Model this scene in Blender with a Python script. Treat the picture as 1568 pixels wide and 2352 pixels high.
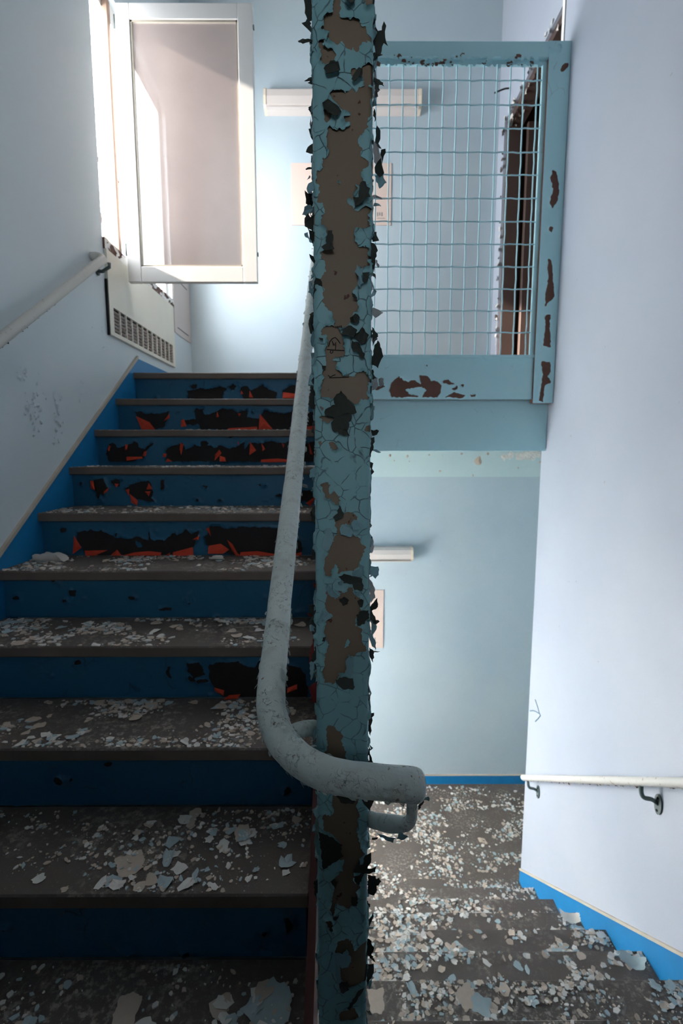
import bpy, math, random
import numpy as np
from mathutils import Vector
random.seed(7)
RNG = np.random.default_rng(11)
for o in list(bpy.data.objects):
    bpy.data.objects.remove(o)
SC = bpy.context.scene
COL = SC.collection

# ------------------------------------------------------------------ camera
FPX, PITCH, YAW = 1119.19, .122, .0027
cam_d = bpy.data.cameras.new('camera')
cam = bpy.data.objects.new('camera', cam_d)
COL.objects.link(cam)
cam_d.sensor_fit = 'HORIZONTAL'
cam_d.sensor_width = 24.0
cam_d.lens = FPX / 1568 * 24.0
cam_d.clip_start = .02
cam_d.dof.use_dof = True
cam_d.dof.focus_distance = .70
cam_d.dof.aperture_fstop = 8.0
cam.location = (0, 0, 0)
cam.rotation_euler = (math.pi / 2 - PITCH, 0, -YAW)
SC.camera = cam

# ------------------------------------------------------------------ light
SKY_STRENGTH = 15.5
SKY_COLOR = (.93, .96, 1.0, 1)
SUN_STRENGTH, SUN_COLOR, SUN_DIR = 15.0, (1.0, .90, .80), (1.0, .12, -.46)
world = bpy.data.worlds.new('sky')
SC.world = world
world.use_nodes = True
bg = world.node_tree.nodes['Background']
bg.inputs[0].default_value = SKY_COLOR
bg.inputs[1].default_value = SKY_STRENGTH
SC.view_settings.view_transform = 'Standard'
SC.view_settings.look = 'None'
SC.view_settings.gamma = 1.0
SC.view_settings.use_curve_mapping = False
SC.view_settings.exposure = 0.63
SC.cycles.max_bounces = 12
SC.cycles.diffuse_bounces = 8
SC.cycles.glossy_bounces = 3
SC.cycles.transmission_bounces = 6
SC.cycles.transparent_max_bounces = 8
SC.cycles.caustics_reflective = False
SC.cycles.caustics_refractive = False
SC.cycles.use_denoising = True


sun_d = bpy.data.lights.new('sun', 'SUN')
sun_d.energy, sun_d.color, sun_d.angle = SUN_STRENGTH, SUN_COLOR, math.radians(2.0)
sun = bpy.data.objects.new('sun', sun_d)
COL.objects.link(sun)
sun.location = (-6, 2, 5)
sun.rotation_euler = Vector(SUN_DIR).to_track_quat('-Z', 'Y').to_euler()


def portal(name, loc, size_y, size_z, rot):
    l = bpy.data.lights.new(name, 'AREA')
    l.shape = 'RECTANGLE'
    l.size, l.size_y = size_z, size_y
    l.cycles.is_portal = True
    o = bpy.data.objects.new(name, l)
    COL.objects.link(o)
    o.location = loc
    o.rotation_euler = rot
    return o


# ------------------------------------------------------------------ key sizes (metres, eye level is z = 0)
XL, XR, XU = -1.2715, 1.2494, 1.290        # left wall, right wall, right wall of the upper landing
YF = 4.31                                  # far wall
G, R_ = .26, .1841                         # going, rise
YA, ZA = 3.0637, .4837                     # nosing of the upper landing
YD, ZD = 1.2511, -1.6709                   # a nosing of the flight going down
ZLOW = -3.144                              # lower landing floor
XE = -.070                                 # open edge of the flight going up
ZFLOOR = -1.357                            # floor the photographer stands on
CEIL = 3.75
WY0, WY1, WZ0, WZ1 = 2.77, 3.87, 1.125, 2.52   # upper window opening
LY1, LZ0, LZ1 = 4.05, -2.95, -.95           # unseen lower window opening, enlarged to let in more light
portal('window_portal', (XL - .28, (WY0 + WY1) / 2, (WZ0 + WZ1) / 2), WY1 - WY0, WZ1 - WZ0, (0, -math.pi / 2, 0))
portal('window_portal', (XL - .28, (WY0 + LY1) / 2, (LZ0 + LZ1) / 2), LY1 - WY0, LZ1 - LZ0, (0, -math.pi / 2, 0))


# ------------------------------------------------------------------ helpers
def ray(x, y):
    a, b = (x - 784) / FPX, (1176 - y) / FPX
    X, Y, Z = a, math.cos(PITCH) + b * math.sin(PITCH), -math.sin(PITCH) + b * math.cos(PITCH)
    c, s = math.cos(-YAW), math.sin(-YAW)
    return (c * X - s * Y, s * X + c * Y, Z)


def at(x, y, axis, v):
    """where the sight line through a photo pixel meets the plane axis = v"""
    r = ray(x, y)
    k = v / r['XYZ'.index(axis)]
    return (r[0] * k, r[1] * k, r[2] * k)


def hash2(ix, iy, seed):
    h = (ix.astype(np.int64) * 374761393 + iy.astype(np.int64) * 668265263 + seed * 1442695041) & 0xffffffff
    h = ((h ^ (h >> 13)) * 1274126177) & 0xffffffff
    return ((h ^ (h >> 16)) & 0xffff) / 65535.0


def vnoise(x, y, seed=0):
    x, y = np.asarray(x, float), np.asarray(y, float)
    ix, iy = np.floor(x), np.floor(y)
    fx, fy = x - ix, y - iy
    fx, fy = fx * fx * (3 - 2 * fx), fy * fy * (3 - 2 * fy)
    a, b = hash2(ix, iy, seed), hash2(ix + 1, iy, seed)
    c, d = hash2(ix, iy + 1, seed), hash2(ix + 1, iy + 1, seed)
    return (a + (b - a) * fx) * (1 - fy) + (c + (d - c) * fx) * fy


def fbm(x, y, seed=0, o=3):
    s, a, t = 0, 1, 0
    for i in range(o):
        s = s + a * vnoise(np.asarray(x) * 2 ** i, np.asarray(y) * 2 ** i, seed + i * 17)
        t += a
        a *= .55
    return s / t


def sdf_poly(px, py, poly):
    """signed distance, negative inside"""
    d = np.full(px.shape, 1e9)
    ins = np.zeros(px.shape, bool)
    n = len(poly)
    for i in range(n):
        ax, ay = poly[i]
        bx, by = poly[(i + 1) % n]
        ex, ey = bx - ax, by - ay
        t = np.clip(((px - ax) * ex + (py - ay) * ey) / (ex * ex + ey * ey + 1e-12), 0, 1)
        d = np.minimum(d, np.hypot(px - ax - t * ex, py - ay - t * ey))
        c = (ay > py) != (by > py)
        with np.errstate(divide='ignore', invalid='ignore'):
            xi = ax + (py - ay) * ex / (ey if ey else 1e-12)
        ins ^= c & (px < xi)
    return np.where(ins, -d, d)


BASE = {}


def link(o, parent=None, kind=None, label=None, cat=None, group=None):
    COL.objects.link(o)
    if parent is not None:
        o.parent = parent
        BASE[o.name] = BASE.get(parent.name, (0, 0, 0))
    if kind: o['kind'] = kind
    if label: o['label'] = label
    if cat: o['category'] = cat
    if group: o['group'] = group
    return o


def empty(name, loc, label=None, cat=None, group=None, kind=None):
    o = bpy.data.objects.new(name, None)
    o.empty_display_size = .1
    o.location = loc
    link(o, None, kind, label, cat, group)
    BASE[o.name] = tuple(loc)
    return o


def mesh(name, vs, fs, mat, parent=None, smooth=False, mi=None, **kw):
    b = BASE.get(parent.name, (0, 0, 0)) if parent is not None else (0, 0, 0)
    me = bpy.data.meshes.new(name)
    vs = np.asarray(vs, float) - np.asarray(b)
    me.from_pydata(vs.tolist(), [], fs)
    for m in (mat if isinstance(mat, (list, tuple)) else [mat]):
        me.materials.append(m)
    if mi is not None:
        me.polygons.foreach_set('material_index', mi)
    if smooth:
        me.polygons.foreach_set('use_smooth', [True] * len(me.polygons))
    me.update()
    o = bpy.data.objects.new(name, me)
    return link(o, parent, **kw)


class MB:
    def __init__(s):
        s.v, s.f, s.m = [], [], []

    def add(s, vs, fs, mi=0):
        n = len(s.v)
        s.v += [tuple(p) for p in vs]
        s.f += [tuple(i + n for i in f) for f in fs]
        s.m += [mi] * len(fs)
        return s

    def box(s, x0, x1, y0, y1, z0, z1, mi=0, b=0):
        if b <= 0:
            v = [(x, y, z) for x in (x0, x1) for y in (y0, y1) for z in (z0, z1)]
            f = [(0, 1, 3, 2), (4, 6, 7, 5), (0, 4, 5, 1), (2, 3, 7, 6), (0, 2, 6, 4), (1, 5, 7, 3)]
            return s.add(v, f, mi)
        v = []
        idx = {}
        xs, ys, zs = (x0, x1), (y0, y1), (z0, z1)
        for i in (0, 1):
            for j in (0, 1):
                for k in (0, 1):
                    sx, sy, sz = (1, -1)[i], (1, -1)[j], (1, -1)[k]
                    for a in range(3):
                        q = [xs[i] + sx * b, ys[j] + sy * b, zs[k] + sz * b]
                        q[a] = (xs, ys, zs)[a][(i, j, k)[a]]
                        idx[i, j, k, a] = len(v)
                        v.append(tuple(q))
        f = []
        for i in (0, 1):
            f.append((idx[i, 0, 0, 0], idx[i, 1, 0, 0], idx[i, 1, 1, 0], idx[i, 0, 1, 0])[::1 if i else -1])
            f.append((idx[0, i, 0, 1], idx[1, i, 0, 1], idx[1, i, 1, 1], idx[0, i, 1, 1])[::-1 if i else 1])
            f.append((idx[0, 0, i, 2], idx[1, 0, i, 2], idx[1, 1, i, 2], idx[0, 1, i, 2])[::1 if i else -1])
        for j in (0, 1):
            for k in (0, 1):
                f.append((idx[0, j, k, 1], idx[1, j, k, 1], idx[1, j, k, 2], idx[0, j, k, 2]))
                f.append((idx[j, 0, k, 0], idx[j, 1, k, 0], idx[j, 1, k, 2], idx[j, 0, k, 2]))
                f.append((idx[j, k, 0, 0], idx[j, k, 1, 0], idx[j, k, 1, 1], idx[j, k, 0, 1]))
        for i in (0, 1):
            for j in (0, 1):
                for k in (0, 1):
                    f.append((idx[i, j, k, 0], idx[i, j, k, 1], idx[i, j, k, 2]))
        return s.add(v, f, mi)

    def prism(s, poly, axis, a, b, mi=0):
        """poly in the two remaining axes, extruded from a to b along axis"""
        def P(p, t):
            q = list(p)
            q.insert('XYZ'.index(axis), t)
            return tuple(q)
        n = len(poly)
        v = [P(p, a) for p in poly] + [P(p, b) for p in poly]
        f = [tuple(range(n)), tuple(range(2 * n - 1, n - 1, -1))]
        f += [(i, (i + 1) % n, n + (i + 1) % n, n + i) for i in range(n)]
        return s.add(v, f, mi)

    def tube(s, pts, r, seg=12, caps=True, mi=0, noise=0, flat=None, seed=0):
        P = [Vector(p) for p in pts]
        n = len(P)
        rad = r if callable(r) else (lambda t: r)
        T = [(P[min(i + 1, n - 1)] - P[max(i - 1, 0)]).normalized() for i in range(n)]
        u = T[0].cross(Vector((0, 0, 1)))
        if u.length < .1: u = T[0].cross(Vector((0, 1, 0)))
        u.normalize()
        vs, fs, al = [], [], 0
        for i in range(n):
            if i:
                u = (u - T[i] * u.dot(T[i])).normalized()
                al += (P[i] - P[i - 1]).length
            w = T[i].cross(u)
            for k in range(seg):
                a = 2 * math.pi * k / seg
                q = rad(i / (n - 1))
                if noise:
                    q += noise * (float(fbm(al * 60 + 5, 7 + math.cos(a) * 2.5 + math.sin(a) * 3.1, seed, 2)) - .5)
                vs.append(P[i] + u * (q * math.cos(a)) + w * (q * math.sin(a) * (flat or 1)))
        for i in range(n - 1):
            for k in range(seg):
                a, b = i * seg + k, i * seg + (k + 1) % seg
                fs.append((a, b, b + seg, a + seg))
        if caps:
            fs.append(tuple(range(seg - 1, -1, -1)))
            fs.append(tuple((n - 1) * seg + k for k in range(seg)))
        return s.add(vs, fs, mi)

    def make(s, name, mat, parent=None, **kw):
        return mesh(name, s.v, s.f, mat, parent, mi=s.m, **kw)


def spline(pts, n):
    """Catmull-Rom through pts"""
    P = [np.array(p, float) for p in pts]
    P = [2 * P[0] - P[1]] + P + [2 * P[-1] - P[-2]]
    out = []
    for i in range(1, len(P) - 2):
        for k in range(n):
            t = k / n
            a, b, c, d = P[i - 1:i + 3]
            out.append(tuple(.5 * ((2 * b) + (c - a) * t + (2 * a - 5 * b + 4 * c - d) * t * t + (3 * b - a - 3 * c + d) * t ** 3)))
    out.append(tuple(P[-2]))
    return out


def peel_sheet(name, us, vs, field, posn, mat, parent, lift=.003, width=.008, seed=0, base=.0006, **kw):
    """a coat of paint: marching squares over field > 0 (metres from the torn edge), lifting where it is torn"""
    U, V = np.meshgrid(us, vs, indexing='ij')
    F = field(U, V)
    nu, nv = F.shape
    verts, faces, cache = [], [], {}
    P, N = posn(U, V)

    def lifted(p, n, u, v, m):
        k = max(0.0, 1 - max(m, 0) / width)
        h = base + lift * k * k * max(0, float(vnoise(u * 55, v * 55, seed)) * 1.7 - .45)
        return p + n * h

    def vert(i, j):
        k = (i, j)
        if k not in cache:
            cache[k] = len(verts)
            verts.append(lifted(P[i, j], N[i, j], U[i, j], V[i, j], F[i, j]))
        return cache[k]

    def cross(a, b):
        k = (a, b) if a < b else (b, a)
        if k not in cache:
            a, b = k
            t = F[a] / (F[a] - F[b])
            t = min(max(t, .02), .98)
            cache[k] = len(verts)
            p = P[a] + (P[b] - P[a]) * t
            n = N[a] + (N[b] - N[a]) * t
            verts.append(lifted(p, n, U[a] + (U[b] - U[a]) * t, V[a] + (V[b] - V[a]) * t, 0))
        return cache[k]

    pos = F > 0
    for i in range(nu - 1):
        for j in range(nv - 1):
            c = [(i, j), (i + 1, j), (i + 1, j + 1), (i, j + 1)]
            s = [pos[q] for q in c]
            if all(s):
                faces.append([vert(*q) for q in c])
            elif any(s):
                f = []
                for k in range(4):
                    a, b = c[k], c[(k + 1) % 4]
                    if s[k]: f.append(vert(*a))
                    if s[k] != s[(k + 1) % 4]: f.append(cross(a, b))
                if len(f) > 2: faces.append(f)
    return mesh(name, verts, faces, mat, parent, smooth=True, **kw)


def ragged(r, n=11, asp=1.0, jag=.35, rnd=random):
    a0 = rnd.random() * 6.28
    out = []
    for k in range(n):
        a = 2 * math.pi * (k + rnd.uniform(-.3, .3)) / n
        q = r * (1 + rnd.uniform(-jag, jag))
        x, y = q * math.cos(a) * asp, q * math.sin(a)
        out.append((x * math.cos(a0) - y * math.sin(a0), x * math.sin(a0) + y * math.cos(a0)))
    return out


# ------------------------------------------------------------------ materials
def srgb(r, g, b):
    f = lambda c: c / 12.92 if c <= .04045 else ((c + .055) / 1.055) ** 2.4
    return (f(r / 255), f(g / 255), f(b / 255), 1)


class NT:
    def __init__(s, name):
        s.m = bpy.data.materials.new(name)
        s.m.use_nodes = True
        s.t = s.m.node_tree
        s.bsdf = s.t.nodes['Principled BSDF']
        s.out = s.t.nodes['Material Output']
        s.co = s.n('ShaderNodeTexCoord').outputs['Object']

    def n(s, typ, **kw):
        x = s.t.nodes.new(typ)
        for k, v in kw.items():
            setattr(x, k, v)
        return x

    def l(s, a, b):
        s.t.links.new(a, b)

    def noise(s, scale, detail=4, rough=.55, co=None, dist=0):
        x = s.n('ShaderNodeTexNoise')
        s.l(co or s.co, x.inputs['Vector'])
        x.inputs['Scale'].default_value = scale
        x.inputs['Detail'].default_value = detail
        x.inputs['Roughness'].default_value = rough
        x.inputs['Distortion'].default_value = dist
        return x.outputs['Fac']

    def vor(s, scale, feature='DISTANCE_TO_EDGE', co=None, rnd=1):
        x = s.n('ShaderNodeTexVoronoi', feature=feature)
        s.l(co or s.co, x.inputs['Vector'])
        x.inputs['Scale'].default_value = scale
        x.inputs['Randomness'].default_value = rnd
        return x.outputs[0]

    def ramp(s, fac, *stops):
        x = s.n('ShaderNodeValToRGB')
        s.l(fac, x.inputs[0])
        e = x.color_ramp.elements
        while len(e) < len(stops): e.new(.5)
        for q, (p, c) in zip(e, stops):
            q.position = p
            q.color = c if isinstance(c, tuple) else (c, c, c, 1)
        return x.outputs[0]

    def mix(s, fac, a, b, mode='MIX'):
        x = s.n('ShaderNodeMix', data_type='RGBA', blend_type=mode)
        for v, i in ((fac, 0), (a, 6), (b, 7)):
            if hasattr(v, 'is_linked'): s.l(v, x.inputs[i])
            else: x.inputs[i].default_value = v
        return x.outputs[2]

    def math(s, op, a, b=0):
        x = s.n('ShaderNodeMath', operation=op)
        for v, i in ((a, 0), (b, 1)):
            if hasattr(v, 'is_linked'): s.l(v, x.inputs[i])
            else: x.inputs[i].default_value = v
        return x.outputs[0]

    def warp(s, amount, scale):
        x = s.n('ShaderNodeTexNoise')
        s.l(s.co, x.inputs['Vector'])
        x.inputs['Scale'].default_value = scale
        v = s.n('ShaderNodeVectorMath', operation='MULTIPLY_ADD')
        s.l(x.outputs['Color'], v.inputs[0])
        v.inputs[1].default_value = (amount,) * 3
        s.l(s.co, v.inputs[2])
        return v.outputs[0]

    def set(s, col=None, rough=.6, bump=None, strength=.3, dist=.002, spec=.5, metal=0):
        if col is not None:
            if hasattr(col, 'is_linked'): s.l(col, s.bsdf.inputs['Base Color'])
            else: s.bsdf.inputs['Base Color'].default_value = col
        if hasattr(rough, 'is_linked'): s.l(rough, s.bsdf.inputs['Roughness'])
        else: s.bsdf.inputs['Roughness'].default_value = rough
        s.bsdf.inputs['Specular IOR Level'].default_value = spec
        s.bsdf.inputs['Metallic'].default_value = metal
        if bump is not None:
            b = s.n('ShaderNodeBump')
            b.inputs['Strength'].default_value = strength
            b.inputs['Distance'].default_value = dist
            s.l(bump, b.inputs['Height'])
            s.l(b.outputs[0], s.bsdf.inputs['Normal'])
        return s.m


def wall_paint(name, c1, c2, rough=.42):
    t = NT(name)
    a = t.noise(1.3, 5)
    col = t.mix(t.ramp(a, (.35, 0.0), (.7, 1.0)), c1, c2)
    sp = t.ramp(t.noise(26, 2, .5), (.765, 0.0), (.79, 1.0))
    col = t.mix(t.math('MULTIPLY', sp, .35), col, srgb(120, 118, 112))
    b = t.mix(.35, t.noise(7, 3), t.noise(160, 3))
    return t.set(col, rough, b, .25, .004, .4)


def cracked(name, c1, c2, crack=(.02, .03, .03, 1), scale=38, stain=None, rough=.5, keep=.5, w=.03):
    """old paint with a net of cracks that comes and goes, and rusty spots"""
    t = NT(name)
    co = t.warp(.02, 25)
    e = t.vor(scale, co=co)
    mask = t.math('MULTIPLY', t.ramp(t.noise(11, 2), (keep - .04, 0.0), (keep + .08, 1.0)), t.ramp(t.noise(scale * 1.3, 2), (.40, 0.0), (.50, 1.0)))
    line = t.math('MULTIPLY', t.ramp(e, (0.0, 1.0), (w, 0.0)), mask)
    col = t.mix(t.noise(9, 4), c1, c2)
    if stain:
        st = t.ramp(t.noise(42, 4, .6), (.64, 0.0), (.70, 1.0))
        col = t.mix(t.math('MULTIPLY', st, .8), col, stain)
    col = t.mix(t.math('MULTIPLY', line, .7), col, crack)
    h = t.math('SUBTRACT', t.math('MULTIPLY', t.noise(30, 3), .5), t.math('MULTIPLY', line, .8))
    return t.set(col, rough, h, .6, .0025, .4)


M = {}
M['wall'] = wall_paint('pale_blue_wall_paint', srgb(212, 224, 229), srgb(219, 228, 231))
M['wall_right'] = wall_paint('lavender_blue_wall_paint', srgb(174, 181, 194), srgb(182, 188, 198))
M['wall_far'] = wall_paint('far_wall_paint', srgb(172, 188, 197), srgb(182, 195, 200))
M['ceiling'] = wall_paint('ceiling_paint', srgb(215, 217, 214), srgb(222, 223, 219), .7)


def plain(name, col, rough=.6, n=12, var=.2, bump=.2, dist=.001, spec=.4, ns=None):
    t = NT(name)
    c = t.mix(t.noise(n, 4), tuple(v * (1 - var) for v in col[:3]) + (1,), tuple(min(1, v * (1 + var)) for v in col[:3]) + (1,))
    return t.set(c, rough, t.noise(ns or n * 9, 3), bump, dist, spec)


M['skirt'] = plain('bright_blue_skirting_paint', srgb(24, 122, 178), .45, 10, .12)
M['trim'] = plain('cream_bead_paint', srgb(190, 180, 165), .6)
M['riser'] = cracked('blue_riser_paint', srgb(24, 82, 114), srgb(30, 94, 128), (.004, .02, .04, 1), 16, None, .45, .56, .02)
M['substrate'] = plain('dark_riser_board', srgb(38, 36, 36), .85, 25, .3, .4)
M['orange'] = plain('orange_paint_back', srgb(196, 62, 36), .7, 40, .25)
M['primer'] = None
t = NT('brown_steel_primer')
c = t.mix(t.noise(8, 4), srgb(106, 94, 80), srgb(122, 107, 90))
c = t.mix(t.ramp(t.noise(70, 2), (.70, 0.0), (.74, 1.0)), c, srgb(70, 38, 26))
M['primer'] = t.set(c, .6, t.noise(220, 2), .15, .0006, .35)
M['primer_red'] = plain('red_brown_primer', srgb(104, 70, 58), .65, 18, .2)
M['teal'] = cracked('teal_post_paint', srgb(108, 156, 164), srgb(122, 166, 172), (.02, .03, .03, 1), 44, None, .55, .38, .034)
M['teal_beam'] = cracked('teal_beam_paint', srgb(176, 221, 230), srgb(186, 227, 234), (.16, .2, .2, 1), 9, None, .5, .64, .012)
M['flake_dark'] = plain('dark_flake_back', srgb(44, 50, 46), .8, 60, .3)
M['flake_teal'] = plain('teal_flake', srgb(108, 146, 156), .6, 60, .15)
M['flake_grey'] = plain('grey_flake', srgb(150, 156, 158), .7, 60, .12)
M['flake_red'] = plain('dark_red_flake', srgb(104, 30, 28), .7, 60, .15)
def scaly(name, c1, c2, stain, scale=75, rough=.55):
    t = NT(name)
    co = t.warp(.022, 60)
    v = t.n('ShaderNodeTexVoronoi')
    t.l(co, v.inputs['Vector'])
    v.inputs['Scale'].default_value = scale
    sep = t.n('ShaderNodeSeparateColor')
    t.l(v.outputs['Color'], sep.inputs[0])
    e = t.vor(scale, co=co)
    mask = t.math('MULTIPLY', t.ramp(t.noise(14, 2), (.47, 0.0), (.60, 1.0)), t.ramp(t.noise(120, 2), (.50, 0.0), (.58, 1.0)))
    line = t.math('MULTIPLY', t.ramp(e, (0.0, 1.0), (.035, 0.0)), mask)
    col = t.mix(t.noise(9, 4), c1, c2)
    col = t.mix(t.math('MULTIPLY', t.ramp(t.noise(30, 5, .6), (.52, 0.0), (.72, 1.0)), .45), col, srgb(150, 142, 128))
    col = t.mix(t.math('MULTIPLY', t.ramp(t.noise(95, 3, .6), (.66, 0.0), (.70, 1.0)), .85), col, stain)
    col = t.mix(t.math('MULTIPLY', line, .75), col, (.05, .055, .05, 1))
    h = t.math('ADD', t.math('MULTIPLY', sep.outputs[0], t.math('MULTIPLY', mask, .8)), t.math('SUBTRACT', t.math('MULTIPLY', t.noise(40, 4), .8), t.math('MULTIPLY', line, .6)))
    return t.set(col, rough, h, .8, .004, .4)


M['rail'] = scaly('scaly_rail_paint', srgb(186, 200, 198), srgb(204, 212, 208), srgb(120, 94, 72))
M['rail_cream'] = cracked('cream_rail_paint', srgb(208, 206, 200), srgb(218, 214, 206), (.14, .13, .11, 1), 30, srgb(150, 128, 110), .55, .62, .02)
M['dark_metal'] = plain('dark_bracket_metal', srgb(92, 104, 103), .5)
M['stringer'] = plain('dark_red_stringer_paint', srgb(70, 32, 28), .6)
M['white_frame'] = plain('white_window_paint', srgb(246, 243, 239), .5, 6, .05)
M['cream'] = plain('cream_panel_paint', srgb(240, 235, 220), .5, 5, .06, .1)
M['pinkish'] = plain('pinkish_panel', srgb(214, 202, 196), .6, 6, .04)
M['sign'] = plain('faded_peach_sheet', srgb(206, 186, 175), .6, 3, .03, .05)
M['lattice'] = plain('dull_brown_lattice_paint', srgb(58, 46, 40), .8)
M['mullion'] = plain('old_beige_mullion_paint', srgb(156, 130, 114), .6)
M['hall'] = plain('dull_grey_hall_wall', srgb(104, 106, 104), .8, 3, .1)
M['black'] = plain('black', srgb(22, 22, 22), .7)
M['ink'] = plain('grey_ink', srgb(120, 120, 120), .8)
M['pencil'] = plain('blue_grey_pencil', srgb(104, 132, 146), .8)
M['light_cover'] = plain('white_light_diffuser', srgb(208, 199, 193), .4, 4, .04, .05)
M['light_edge'] = plain('yellowed_plastic_edge', srgb(226, 212, 190), .5, 4, .06, .05)
M['door_brown'] = plain('dark_brown_door_wood', srgb(84, 68, 62), .55, 6, .15)
M['room'] = plain('dim_brown_room_wall', srgb(112, 92, 84), .8, 3, .1)
M['chip_blue'] = plain('pale_blue_chip', srgb(168, 184, 187), .7, 60, .12)
M['chip_beige'] = plain('beige_chip', srgb(196, 178, 161), .75, 60, .14)
M['chip_white'] = plain('off_white_chip', srgb(220, 214, 206), .7, 60, .1)

t = NT('dusty_stone_tread')
c = t.mix(t.noise(4, 5), srgb(82, 74, 69), srgb(106, 96, 89))
dust = t.ramp(t.noise(3.2, 6, .62), (.45, 0.0), (.62, 1.0))
grit = t.ramp(t.noise(55, 5, .7), (.50, 0.0), (.62, 1.0))
c = t.mix(t.math('MULTIPLY', t.math('MULTIPLY', dust, grit), .75), c, srgb(170, 160, 150))
gr2 = t.ramp(t.noise(180, 3, .7), (.62, 0.0), (.70, 1.0))
c = t.mix(t.math('MULTIPLY', gr2, .6), c, srgb(150, 142, 134))
M['tread'] = t.set(c, .75, t.mix(.5, t.noise(40, 4), t.noise(260, 3)), .35, .002, .35)
t = NT('tread_front_edge')
c = t.mix(t.noise(14, 5), srgb(90, 80, 73), srgb(114, 103, 94))
M['tread_edge'] = t.set(c, .6, t.noise(90, 3), .3, .001, .4)

t = NT('dusty_glass')
dif = t.n('ShaderNodeBsdfDiffuse')
tl = t.n('ShaderNodeBsdfTranslucent')
tp = t.n('ShaderNodeBsdfTransparent')
gl = t.n('ShaderNodeBsdfGlossy')
gl.inputs['Roughness'].default_value = .15
dc = t.mix(t.noise(3, 5), srgb(152, 139, 134), srgb(176, 162, 156))
sp = t.ramp(t.noise(16, 3), (.70, 0.0), (.75, 1.0))
dc = t.mix(t.math('MULTIPLY', sp, .5), dc, srgb(150, 140, 138))
t.l(dc, dif.inputs[0]); t.l(dc, tl.inputs[0])
def mixs(f, a, b):
    x = t.n('ShaderNodeMixShader')
    x.inputs[0].default_value = f
    t.l(a.outputs[0], x.inputs[1]); t.l(b.outputs[0], x.inputs[2])
    return x
s1 = mixs(.45, dif, tl)
s2 = mixs(.34, s1, tp)
s3 = mixs(.06, s2, gl)
t.l(s3.outputs[0], t.out.inputs[0])
M['glass'] = t.m
t = NT('frosted_diffuser_glass')  # unseen lower panes, made frosted to spread the sunlight
dif = t.n('ShaderNodeBsdfDiffuse')
tl = t.n('ShaderNodeBsdfTranslucent')
gc = t.mix(t.noise(5, 4), srgb(238, 238, 236), srgb(248, 248, 247))
t.l(gc, dif.inputs[0]); t.l(gc, tl.inputs[0])
t.l(mixs(.93, dif, tl).outputs[0], t.out.inputs[0])
M['frosted'] = t.m


# ------------------------------------------------------------------ room shell
def wall_holes(name, axis, a, b, u0, u1, v0, v1, holes, mat):
    """a slab a..b along axis spanning u (x or y) and v (z) with rectangular openings"""
    us = sorted({u0, u1} | {h[0] for h in holes} | {h[1] for h in holes})
    vs = sorted({v0, v1} | {h[2] for h in holes} | {h[3] for h in holes})
    mb = MB()
    for i in range(len(us) - 1):
        for j in range(len(vs) - 1):
            cu, cv = (us[i] + us[i + 1]) / 2, (vs[j] + vs[j + 1]) / 2
            if any(h[0] < cu < h[1] and h[2] < cv < h[3] for h in holes): continue
            if axis == 'X': mb.box(a, b, us[i], us[i + 1], vs[j], vs[j + 1])
            else: mb.box(us[i], us[i + 1], a, b, vs[j], vs[j + 1])
    return mb.make(name, mat, kind='structure')


YB = -1.6
ZB = -3.35
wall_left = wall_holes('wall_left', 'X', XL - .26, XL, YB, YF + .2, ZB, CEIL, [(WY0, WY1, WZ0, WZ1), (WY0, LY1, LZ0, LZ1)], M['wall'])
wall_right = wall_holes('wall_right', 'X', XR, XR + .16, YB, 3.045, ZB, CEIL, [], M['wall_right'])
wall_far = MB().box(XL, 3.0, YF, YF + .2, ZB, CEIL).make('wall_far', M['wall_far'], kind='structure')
HX0, HX1, HZ0, HZ1 = -.28, .28, .5, .86          # unseen hall opening, added to light the post front
wall_holes('wall_back', 'Y', YB - .2, YB, XL - .26, XR + .16, ZB, CEIL, [(HX0, HX1, HZ0, HZ1)], M['hall'])
portal('window_portal', ((HX0 + HX1) / 2, YB - .21, (HZ0 + HZ1) / 2), HX1 - HX0, HZ1 - HZ0, (math.pi / 2, 0, math.pi / 2))  # sampling portal for the added hall opening
MB().box(XL - .26, 3.2, YB - .2, YF + .2, CEIL, CEIL + .15).make('ceiling', M['ceiling'], kind='structure')
DY0, DY1, DZ1 = 3.15, 4.16, 2.57
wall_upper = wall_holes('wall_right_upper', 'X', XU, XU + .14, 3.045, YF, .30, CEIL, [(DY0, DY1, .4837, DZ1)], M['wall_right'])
# lower landing opens to the right behind the wall end
MB().box(2.9, 3.0, 3.0, YF, ZB, .02).make('wall_alcove_right', M['wall'], kind='structure')
MB().box(XR + .16, 3.0, 2.9, 3.045, ZB, .02).make('wall_alcove_near', M['wall'], kind='structure')
# unseen low block, added to shade the lower treads and post foot
MB().box(XL, XR, -1.0, -.88, ZFLOOR, .30).make('wall_hall_shade_block', M['hall'], kind='structure')
MB().box(XR - .004, XR + .001, 3.015, 3.047, .49, CEIL).make('trim_right_corner', M['white_frame'], kind='structure')
MB().box(XR - .0045, XR + .001, 3.009, 3.015, .49, CEIL).make('trim_right_corner_seam', M['ink'], kind='structure')
# floors
MB().box(XL, 3.0, YB, YF, ZLOW - .2, ZLOW).make('floor', M['tread'], kind='structure')
MB().box(XL, XR, YB, .70, ZFLOOR - .18, ZFLOOR).make('floor_hall', M['tread'], kind='structure')
fl = MB().box(XL, XE - .004, YA + .046, YF, .02, ZA - .036).box(XE, XU, 3.0, YF, .02, ZA - .036)
fl.box(XL, XU + .14, YA + .09, YF, ZA - .036, ZA, 1).box(XE, XU, 3.0, YA + .09, ZA - .036, ZA, 1)
fl.box(XU, 3.0, 3.045, YF, .02, .30)
fl.make('floor_upper', [M['wall_far'], M['tread']], kind='structure')
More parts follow.
